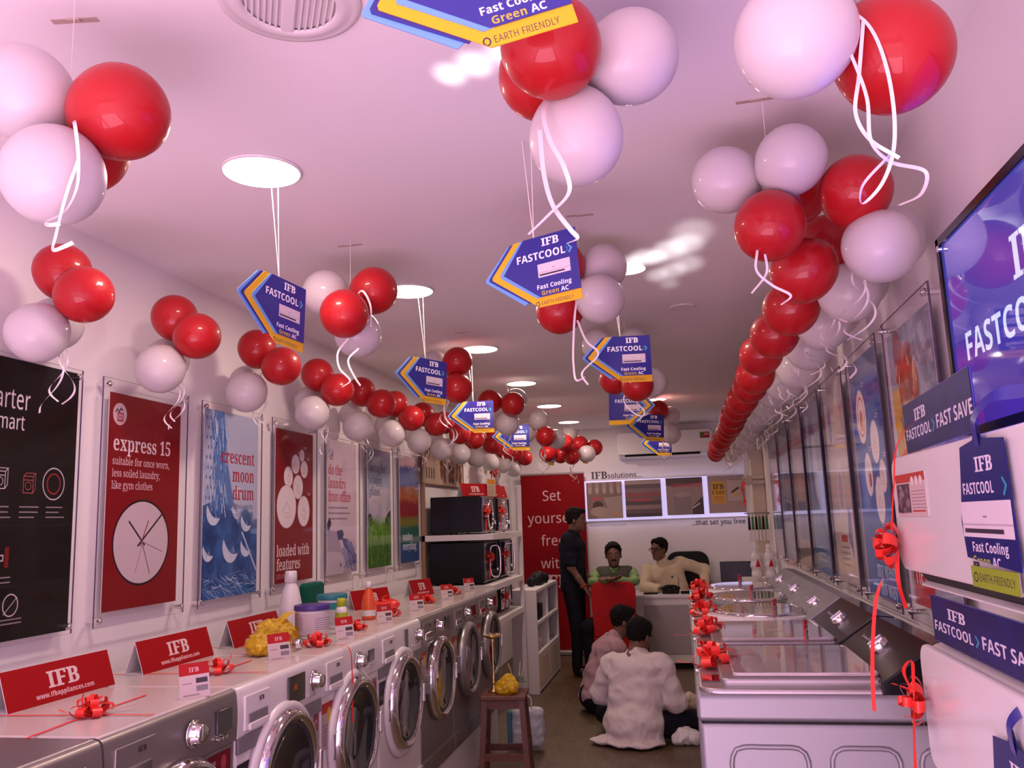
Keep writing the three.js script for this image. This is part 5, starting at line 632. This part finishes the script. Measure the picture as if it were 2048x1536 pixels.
// ================================================================ stool and the things on and under it
{
  const wt = noiseTex(128, 256, (u, v) => { const n = tileN(u * 0.5, v, 2) * 12 + noise.noise(u * 40, v * 3, 1) * 26; return [96 + n, 52 + n * 0.7, 36 + n * 0.5]; }); const wood = mat(lin(1, 1, 1), 0.45, 0, { map: wt });
  const t = thing('wooden_stool', 'brown wooden stool standing in the aisle', 'stool', [-1.19, 0, -5.5], 0.1);
  obj('seat', box(0.285, 0.028, 0.27, 0, 0.486, 0, 0.006), wood, t); const A = 0.115, B = 0.145;
  const lg = (a, b, c = 0.034) => { const g = box(c, a.distanceTo(b), c); g.applyQuaternion(new THREE.Quaternion().setFromUnitVectors(V(0, 1, 0), b.clone().sub(a).normalize())); return g.translate((a.x + b.x) / 2, (a.y + b.y) / 2, (a.z + b.z) / 2); };
  for (const sx of [-1, 1]) for (const sz of [-1, 1]) obj('leg', lg(V(sx * B, 0.0, sz * B * 0.92), V(sx * A, 0.475, sz * A * 0.9)), wood, t);
  for (const sz of [-1, 1]) { obj('apron', box(0.20, 0.05, 0.018, 0, 0.445, sz * 0.105), wood, t); obj('stretcher', box(0.245, 0.04, 0.020, 0, 0.14, sz * 0.125), wood, t); }
  for (const sx of [-1, 1]) { obj('apron', box(0.018, 0.05, 0.19, sx * 0.115, 0.445, 0), wood, t); obj('stretcher', box(0.020, 0.04, 0.225, sx * 0.135, 0.20, 0), wood, t); }
  lathed('brass_lamp_stand', 'tall slender brass lamp stand on the wooden stool', 'lamp stand', [-1.26, 0.50, -5.50], [['base', [[0.0001, 0], [0.038, 0], [0.036, 0.012], [0.016, 0.028], [0.010, 0.045], [0.0001, 0.045]], M.gold], ['stem', [[0.007, 0.04], [0.012, 0.06], [0.006, 0.08], [0.010, 0.10], [0.005, 0.12], [0.006, 0.30], [0.011, 0.315], [0.006, 0.328]], M.gold], ['oil_dish', [[0.0001, 0.33], [0.02, 0.328], [0.055, 0.340], [0.060, 0.350], [0.050, 0.345], [0.0001, 0.336]], M.gold], ['wick_petals', join([0, 1, 2, 3, 4].map(i => box(0.006, 0.003, 0.03, 0, 0.355, 0.045).rotateY(i * 1.256))), M.cream]]);
  tag(obj('yellow_bag', sdfBlob([[0, 0.045, 0, 0.05], [0.045, 0.04, 0.01, 0.045], [0.02, 0.08, 0, 0.04], [-0.03, 0.03, 0.02, 0.03]], 0.006, 0.03, 0.012), yellowP), 'small crumpled yellow plastic bag on the wooden stool', 'bag').position.set(-1.18, 0.498, -5.46);
  const p = thing('potted_herbs', 'bunch of green leaves with thin sticks behind the yellow bag on the stool', 'leaves', [-1.12, 0.50, -5.58]); const leafM = mat(lin(0.03, 0.10, 0.03), 0.6); for (let i = 0; i < 9; i++) { const a = i * 0.7; obj('leaf', new THREE.SphereGeometry(0.03, 10, 6).scale(1, 0.12, 0.45).translate(0.03, 0.05 + 0.004 * i, 0).rotateY(a), leafM, p).rotation.z = 0.2 * Math.sin(i * 2); } for (const [x, z] of [[-0.05, 0.05], [0.02, 0], [0.06, 0.03]]) obj('stick', bar([0, 0.0, 0], [x, 0.17, z], 0.003), M.cream, p);
  const g = thing('carrier_bag', 'white and blue carrier bag standing behind the stool', 'bag', [-1.17, 0, -6.10], 0.1); obj('bag', sdfBlob([-0.07, -0.02, 0.03, 0.08].flatMap(x => [0.06, 0.12, 0.18, 0.24].map(y => [x, y, 0, 0.045])), 0.010, 0.03, 0.008), mat(lin(0.45, 0.48, 0.52), 0.4), g); obj('blue_side', box(0.03, 0.22, 0.10, -0.115, 0.16, 0.02, 0.012), mat(lin(0.05, 0.16, 0.22), 0.5), g); obj('handle', tube([[-0.04, 0.26, 0.03], [-0.03, 0.36, 0.04], [0.03, 0.36, 0.04], [0.04, 0.26, 0.03]], 0.005, 20, 6), M.plastic, g);
}
// yellow bag with steel things on the washer
{
  const t = thing('plastic_bag', 'bright yellow plastic carrier bag lying on the white washer', 'bag', [-1.70, TOP, -3.34], 0.2); t.scale.set(1.05, 0.82, 1.22); obj('bag_body', sdfBlob([[0, 0.05, 0.12, 0.05], [0.03, 0.05, 0.03, 0.05], [0.03, 0.05, -0.06, 0.05], [0.0, 0.06, -0.14, 0.05], [-0.02, 0.085, -0.04, 0.045], [-0.02, 0.09, -0.12, 0.04], [0.02, 0.03, 0.18, 0.03]], 0.006, 0.03, 0.018), yellowP, t); obj('bag_handle', strip([[0.0, 0.10, -0.08], [0.03, 0.150, -0.14], [0.05, 0.125, -0.22], [0.04, 0.05, -0.20], [0.05, 0.01, -0.17]], 0.035, 24, 0.8), yellowP, t); obj('bag_handle', strip([[0.04, 0.11, 0.07], [0.085, 0.10, 0.03], [0.10, 0.05, -0.02], [0.09, 0.015, 0.0]], 0.022, 20, 0.5), yellowP, t);
  tag(obj('steel_tongs', sdfBlob([[0, 0.02, 0, 0.022], [0.02, 0.025, -0.05, 0.02], [0.0, 0.02, -0.10, 0.018]], 0.006, 0.02, 0.008), M.chrome), 'shiny steel bundle beside the yellow bag on the washer', 'utensil').position.set(-1.57, TOP, -3.22);
}
// offerings on the floor
{
  const plate = lathed('steel_plate', 'round steel plate with offerings on the floor beside the sitting men', 'plate', [-0.09, 0.0, -6.7], [['plate', [[0.0001, 0.004], [0.13, 0.004], [0.16, 0.02], [0.165, 0.024], [0.158, 0.018], [0.13, 0.0], [0.0001, 0.0]], M.chrome]]);
  const flower = [mat(lin(0.6, 0.08, 0.02), 0.6), mat(lin(0.7, 0.35, 0.02), 0.6), mat(lin(0.5, 0.03, 0.03), 0.6)]; for (let i = 0; i < 8; i++) { const o = obj('marigold', sph(0.028, 0, 0.02, 0, 1, 0.7, 1), flower[i % 3]); o.position.set(-0.09 + 0.09 * Math.cos(i * 0.8), 0.006, -6.7 + 0.09 * Math.sin(i * 0.8)); tag(o, `${['orange', 'yellow', 'dark red'][i % 3]} marigold at ${['right', 'back right', 'back', 'back left', 'left', 'front left', 'front', 'front right'][(8 - i) % 8]} rim of the offerings plate`, 'flower', 'marigolds on the steel plate'); }
  tag(obj('banana_leaf', new THREE.SphereGeometry(0.14, 18, 8).scale(1, 0.03, 0.45), mat(lin(0.05, 0.16, 0.05), 0.5)), 'green leaf on the floor behind the steel plate', 'leaf').position.set(-0.03, 0.008, -7.02);
  tag(obj('white_bundle', sdfBlob([[0, 0.06, 0, 0.06], [0.07, 0.05, 0.02, 0.05], [-0.05, 0.04, 0.03, 0.045]], 0.01, 0.03, 0.012), M.plastic), 'white cloth bundle on the floor near the first top-loading plinth', 'bundle').position.set(-0.10, 0.0, -6.32);
  tag(obj('beige_bundle', sdfBlob([[0, 0.06, 0, 0.06], [0.09, 0.05, 0.0, 0.055], [0.04, 0.09, 0, 0.05]], 0.01, 0.03, 0.012), M.cream), 'beige cloth bundle on the floor behind the offerings', 'bundle').position.set(-0.10, 0.0, -7.4);
}
// ================================================================ people
const headSkin = sdf([{ c: [0, 0.022, -0.010], r: [0.074, 0.098, 0.092] }, { c: [0, -0.045, 0.022], r: [0.056, 0.066, 0.062] }, { a: [0, 0.018, 0.078], b: [0, -0.018, 0.100], ra: 0.009, rb: 0.014, k: 0.012 }, { c: [0, -0.055, 0.074], r: [0.024, 0.008, 0.014], k: 0.008 }, { c: [0, -0.086, 0.058], r: [0.024, 0.020, 0.024] }, { a: [-0.034, 0.030, 0.074], b: [0.034, 0.030, 0.074], ra: 0.010, rb: 0.010, k: 0.015 }, { c: [0.076, -0.004, -0.008], r: [0.010, 0.030, 0.018], k: 0.008 }, { c: [-0.076, -0.004, -0.008], r: [0.010, 0.030, 0.018], k: 0.008 }, { a: [0, -0.07, -0.022], b: [0, -0.19, -0.040], ra: 0.050, rb: 0.056 }], 0.0055, 0.03);
const headHair = sdf([{ c: [0, 0.030, -0.014], r: [0.083, 0.102, 0.100] }, { c: [0.012, 0.092, 0.040], r: [0.060, 0.036, 0.050] }, { c: [0, 0.055, -0.05], r: [0.078, 0.080, 0.070] }], 0.0055, 0.03, (x, y, z, d) => Math.max(d + 0.009 * noise.noise(x * 45, y * 45, z * 45) + 0.005 * noise.noise(x * 110, y * 60, z * 110), -0.62 * (y - 0.066) + 0.78 * (z - 0.044) + 0.016 * noise.noise(x * 60, y * 20, z * 20) - 0.010 * Math.min(1, Math.abs(x) * 12), -0.066 - y + 0.01 * noise.noise(x * 60, 0, z * 60)));
const lerp = (a, b, t) => [0, 1, 2].map(i => a[i] + (b[i] - a[i]) * t);
function handPrims(w, e, curl = 0.5, thumbSide = 1) {                  // palm, four fingers, thumb; e = elbow, w = wrist
  const d = V(w[0] - e[0], w[1] - e[1], w[2] - e[2]).normalize(); let s = V().crossVectors(d, V(0, 1, 0)); if (s.lengthSq() < 0.05) s = V(0, 0, 1); s.normalize().multiplyScalar(thumbSide); const u = V().crossVectors(s, d).normalize(), P = (a, b, c) => [w[0] + d.x * a + s.x * b + u.x * c, w[1] + d.y * a + s.y * b + u.y * c, w[2] + d.z * a + s.z * b + u.z * c], o = [];
  for (const b of [-0.026, -0.009, 0.009, 0.026]) o.push({ a: P(0.01, b * 0.7, 0), b: P(0.075, b, 0), ra: 0.014, rb: 0.012, k: 0.012 });
  [[-0.027, 0.055], [-0.009, 0.068], [0.009, 0.074], [0.027, 0.066]].forEach(([b, l]) => { o.push({ a: P(0.078, b, 0), b: P(0.078 + l * 0.55, b * 1.15, -l * 0.25 * curl), ra: 0.0095, rb: 0.0085, k: 0.004 }, { a: P(0.078 + l * 0.55, b * 1.15, -l * 0.25 * curl), b: P(0.078 + l * (1 - 0.35 * curl), b * 1.2, -l * 0.75 * curl), ra: 0.0085, rb: 0.0075, k: 0.004 }); });
  o.push({ a: P(0.02, 0.024, -0.004), b: P(0.055, 0.052, -0.012), ra: 0.013, rb: 0.010, k: 0.008 }, { a: P(0.055, 0.052, -0.012), b: P(0.082, 0.056, -0.02), ra: 0.010, rb: 0.008, k: 0.004 }); return o;
}
const cap = (a, b, ra, rb, k) => ({ a, b, ra, rb, k });
function person(label, p, ry, J, o) {                                  // J: joints with L (+x) and R (-x) sides; built facing +z
  const t = thing('person', label, 'person', p, ry), sides = ['L', 'R'], g = o.girth ?? 1;
  const torso = e => { const q = []; for (const s of sides) { const hs = J['hip' + s], sh = J['sh' + s], mid = lerp(hs, sh, 0.5); q.push(cap(lerp(J.pelvis, hs, 0.75), lerp(J.waist, mid, 0.45), 0.105 * g + e, 0.098 * g + e), cap(lerp(J.waist, mid, 0.45), lerp(J.chest, sh, 0.42), 0.098 * g + e, 0.105 + e), cap(lerp(J.chest, sh, 0.42), lerp(J.neck, sh, 0.82), 0.10 + e, 0.052 + e)); } q.push(cap(J.chest, J.neck, 0.09 + e, 0.055 + e)); return q; };
  const arm = (s, e, to) => { const a = J['sh' + s], b = J['el' + s], c = J['wr' + s]; const q = [cap(a, to < 0.5 ? lerp(a, b, to * 2) : b, 0.055 + e, 0.045 + e)]; if (to > 0.5) q.push(cap(b, lerp(b, c, (to - 0.5) * 2), 0.043 + e, 0.033 + e)); return q; };
  const leg = (s, e) => [cap(J['hip' + s], J['kn' + s], 0.088 + e, 0.062 + e), cap(J['kn' + s], J['an' + s], 0.058 + e, 0.040 + e)];
  const foot = (s, e) => [cap(J['an' + s], J['toe' + s], 0.036 + e, 0.028 + e)];
  const bodyP = [...torso(-0.012), ...sides.flatMap(s => [...arm(s, -0.006, 1), ...leg(s, -0.008), ...foot(s, -0.004)])];
  const parts = [sdf(bodyP, 0.014, 0.03)];
  for (const s of sides) parts.push(sdf([cap(lerp(J['el' + s], J['wr' + s], 0.5), J['wr' + s], 0.036, 0.026), ...handPrims(J['wr' + s], J['el' + s], o.curl ?? 0.5, s === 'L' ? 1 : -1)], 0.0045, 0.012));
  const hm = new THREE.Matrix4().compose(V(...J.head), new THREE.Quaternion().setFromEuler(new THREE.Euler(o.nod ?? 0, o.turn ?? 0, o.tilt ?? 0, 'YXZ')), V(1, 1, 1));
  parts.push(headSkin.clone().applyMatrix4(hm)); const body = obj('body', parts, o.skin ?? M.skin, t);
  const H2 = (n, gg, m) => obj(n, join(gg).clone().applyMatrix4(hm), m, t);
  H2('hair', headHair, M.hair); for (const s of [-1, 1]) { H2('eye', sph(0.0095, s * 0.030, 0.010, 0.076, 1.2, 0.7, 0.8), mat(lin(0.35, 0.32, 0.30), 0.3)); H2('iris', sph(0.0050, s * 0.030, 0.010, 0.0815, 1, 1, 0.5), M.black); H2('eyebrow', tube([[s * 0.014, 0.030, 0.084], [s * 0.032, 0.036, 0.080], [s * 0.050, 0.028, 0.066]], 0.004, 8, 6), M.hair); }
  if (o.moustache) H2('moustache', tube([[-0.026, -0.044, 0.078], [0, -0.036, 0.090], [0.026, -0.044, 0.078]], 0.006, 12, 6), M.hair);
  if (o.glasses) H2('glasses', [...[-1, 1].flatMap(s => [new THREE.TorusGeometry(0.021, 0.003, 6, 24).scale(1.15, 0.8, 1).translate(s * 0.031, 0.008, 0.096), bar([s * 0.054, 0.012, 0.094], [s * 0.080, 0.012, -0.01], 0.0028)]), bar([-0.008, 0.010, 0.098], [0.008, 0.010, 0.098], 0.0028)], M.black);
  const fold = (amp, f) => (x, y, z, d) => d + amp * (noise.noise(x * f, y * f * 1.3, z * f) + 0.6 * Math.abs(noise.noise(x * f * 2.2 + 3, y * f * 1.6 + x * 9, z * f * 2.2)));
  const hem = o.hem ?? -1;
  obj(o.shirtName ?? 'shirt', sdf([...torso(Math.max(0.004, o.loose ?? 0.008)), ...sides.flatMap(s => arm(s, (o.loose ?? 0.008) + 0.004, o.sleeve ?? 0.97)), ...(o.extra ?? [])], 0.0115, 0.03, (x, y, z, d) => { d = fold(o.wrinkle ?? 0.013, 11)(x, y, z, d); return Math.max(d, hem - y); }), o.shirt, t);
  obj('trousers', sdf([cap(J.pelvis, J.pelvis, 0.11 * g, 0.11 * g), cap(lerp(J.pelvis, J.hipL, 0.7), lerp(J.pelvis, J.hipR, 0.7), 0.115 * g, 0.115 * g), ...sides.flatMap(s => leg(s, 0.010))], 0.013, 0.03, (x, y, z, d) => { d = fold(0.005, 12)(x, y, z, d); return Math.max(d, (o.waistY ?? 9e9) * 0 + -y + 0.002); }), o.trousers, t);
  obj('collar', tube([0, 1, 2, 3, 4, 5, 6, 7].map(i => { const a = i * PI / 4; return [J.neck[0] + 0.058 * Math.sin(a), J.neck[1] + 0.012 - 0.014 * Math.cos(a), J.neck[2] - 0.006 + 0.058 * Math.cos(a)]; }), 0.012, 40, 8, true), o.shirt, t);
  for (const s of sides) { const a = J['an' + s], b = J['toe' + s]; obj(o.bare ? 'sandal' : 'shoe', sdf([cap([a[0], a[1] - 0.02, a[2]], b, 0.040, 0.034)], 0.010, 0.01, (x, y, z, d) => Math.max(d, 0.001 - y)), M.black, t); }
  if (o.more) o.more(t, J);
  return t;
}
const cloth = (r, g, b) => mat(lin(r, g, b), 0.85, 0, { specularIntensity: 0.3 });
const dark = cloth(0.008, 0.008, 0.012), navyCloth = cloth(0.008, 0.008, 0.016);
// standing man
person('man standing before the red banner in a dark shirt and trousers, facing right', [-1.17, 0, -8.95], PI / 2 - 0.1,
  { pelvis: [0, 0.93, 0], waist: [0, 1.06, 0.0], chest: [0, 1.24, 0.0], neck: [0, 1.41, 0.015], head: [0, 1.555, 0.06], shL: [0.185, 1.36, 0.0], shR: [-0.185, 1.36, 0.0], elL: [0.22, 1.08, 0.02], wrL: [0.20, 0.86, 0.16], elR: [-0.21, 1.09, 0.03], wrR: [-0.19, 0.885, 0.155], hipL: [0.095, 0.88, 0], hipR: [-0.095, 0.88, 0], knL: [0.10, 0.47, 0.02], knR: [-0.10, 0.47, 0.04], anL: [0.10, 0.075, -0.03], anR: [-0.10, 0.075, 0.02], toeL: [0.11, 0.03, 0.12], toeR: [-0.11, 0.03, 0.17] },
  { shirt: navyCloth, trousers: dark, sleeve: 0.42, loose: 0.016, nod: 0.12, hem: 0.84, curl: 0.3, more: (t, J) => obj('wristband', new THREE.TorusGeometry(0.034, 0.008, 8, 24).rotateX(PI / 2).rotateX(-0.5).translate(J.wrR[0], J.wrR[1] + 0.015, J.wrR[2] - 0.012), mat(lin(0.25, 0.05, 0.02), 0.6), t) });
// man leaning on the red chair
person('man in green shirt and grey vest leaning on the red chair back', [-0.75, 0, -9.10], 0,
  { pelvis: [0, 0.55, 0], waist: [0, 0.68, 0.02], chest: [0, 0.87, 0.05], neck: [0, 1.045, 0.07], head: [0.0, 1.185, 0.105], shL: [0.185, 0.995, 0.05], shR: [-0.185, 0.995, 0.05], elL: [0.215, 0.935, 0.28], wrL: [0.02, 0.962, 0.375], elR: [-0.215, 0.935, 0.28], wrR: [-0.02, 0.965, 0.435], hipL: [0.10, 0.53, 0.0], hipR: [-0.10, 0.53, 0.0], knL: [0.27, 0.50, 0.36], knR: [-0.27, 0.50, 0.36], anL: [0.26, 0.08, 0.36], anR: [-0.26, 0.08, 0.36], toeL: [0.28, 0.03, 0.50], toeR: [-0.28, 0.03, 0.50] },
  { shirt: cloth(0.20, 0.34, 0.13), trousers: dark, loose: -0.004, moustache: true, turn: 0.1, nod: 0.08, curl: 0.4, more: (t, J) => obj('vest', sdf([cap([0.06, 0.70, 0.03], [0.075, 0.95, 0.06], 0.130, 0.124), cap([-0.06, 0.70, 0.03], [-0.075, 0.95, 0.06], 0.130, 0.124), cap([0.075, 0.98, 0.055], [0.12, 1.01, 0.055], 0.10, 0.080), cap([-0.075, 0.98, 0.055], [-0.12, 1.01, 0.055], 0.10, 0.080)], 0.0115, 0.03, (x, y, z, d) => Math.max(d + 0.004 * noise.noise(x * 14, y * 14, z * 14), y - 1.075, 0.05 - Math.hypot(x, (y - 1.085) * 0.7))), cloth(0.075, 0.075, 0.060), t) });
// man behind the desk
person('man in cream shirt and glasses sitting behind the white desk', [-0.20, 0, -10.02], 0,
  { pelvis: [0.04, 0.56, 0], waist: [0.01, 0.70, 0.02], chest: [-0.04, 0.89, 0.06], neck: [-0.08, 1.055, 0.085], head: [-0.115, 1.195, 0.115], shL: [0.125, 1.045, 0.05], shR: [-0.255, 0.965, 0.09], elL: [0.385, 0.955, -0.03], wrL: [0.36, 0.735, 0.13], elR: [-0.285, 0.80, 0.28], wrR: [-0.13, 0.80, 0.46], hipL: [0.13, 0.54, 0], hipR: [-0.06, 0.54, 0], knL: [0.16, 0.50, 0.24], knR: [-0.10, 0.50, 0.24], anL: [0.16, 0.08, 0.20], anR: [-0.10, 0.08, 0.20], toeL: [0.17, 0.03, 0.33], toeR: [-0.11, 0.03, 0.33] },
  { shirt: cloth(0.60, 0.50, 0.34), trousers: dark, glasses: true, moustache: false, turn: -0.75, nod: 0.05, girth: 1.12, loose: 0.016, wrinkle: 0.013, skin: M.skin, more: (t) => obj('pocket_badge', box(0.02, 0.016, 0.004, 0.02, 0.90, 0.205), M.black, t) });
// man on the floor, side view
person('man in mauve shirt sitting on the floor in profile, before the red chair', [-0.84, 0, -7.30], PI / 2 + 0.25,
  { pelvis: [0, 0.13, 0], waist: [0, 0.26, 0.03], chest: [0, 0.43, 0.12], neck: [0, 0.585, 0.215], head: [0, 0.705, 0.29], shL: [0.18, 0.525, 0.19], shR: [-0.18, 0.525, 0.19], elL: [0.25, 0.30, 0.25], wrL: [0.12, 0.20, 0.42], elR: [-0.25, 0.28, 0.24], wrR: [-0.12, 0.20, 0.42], hipL: [0.10, 0.12, 0.02], hipR: [-0.10, 0.12, 0.02], knL: [0.33, 0.12, 0.26], knR: [-0.33, 0.12, 0.26], anL: [-0.05, 0.06, 0.27], anR: [0.06, 0.06, 0.34], toeL: [-0.18, 0.04, 0.24], toeR: [0.19, 0.04, 0.32] },
  { shirt: cloth(0.42, 0.26, 0.29), trousers: dark, nod: 0.25, loose: 0.016, wrinkle: 0.018, hem: 0.10, skin: M.skin });
// man on the floor, back to the camera
person('man in white shirt sitting on the floor with his back to the camera', [-0.44, 0, -6.32], PI - 0.30,
  { pelvis: [0, 0.13, 0], waist: [0, 0.27, 0.02], chest: [0, 0.43, 0.07], neck: [0, 0.575, 0.12], head: [-0.01, 0.70, 0.175], shL: [0.195, 0.515, 0.10], shR: [-0.195, 0.515, 0.10], elL: [0.30, 0.30, 0.10], wrL: [0.17, 0.20, 0.28], elR: [-0.27, 0.27, 0.12], wrR: [-0.16, 0.19, 0.33], hipL: [0.10, 0.12, 0.02], hipR: [-0.10, 0.12, 0.02], knL: [0.33, 0.13, 0.26], knR: [-0.36, 0.13, 0.24], anL: [-0.05, 0.06, 0.28], anR: [0.06, 0.06, 0.35], toeL: [-0.18, 0.04, 0.25], toeR: [0.19, 0.04, 0.33] },
  { shirt: cloth(0.66, 0.58, 0.58), trousers: navyCloth, turn: -0.35, nod: 0.35, loose: 0.022, wrinkle: 0.020, hem: 0.012, girth: 1.05, extra: [{ c: [0, 0.13, -0.01], r: [0.225, 0.16, 0.175] }, { c: [0.02, 0.03, -0.06], r: [0.25, 0.035, 0.17] }, { c: [0.19, 0.03, -0.10], r: [0.12, 0.03, 0.09] }] });
renderer.render(scene, camera);
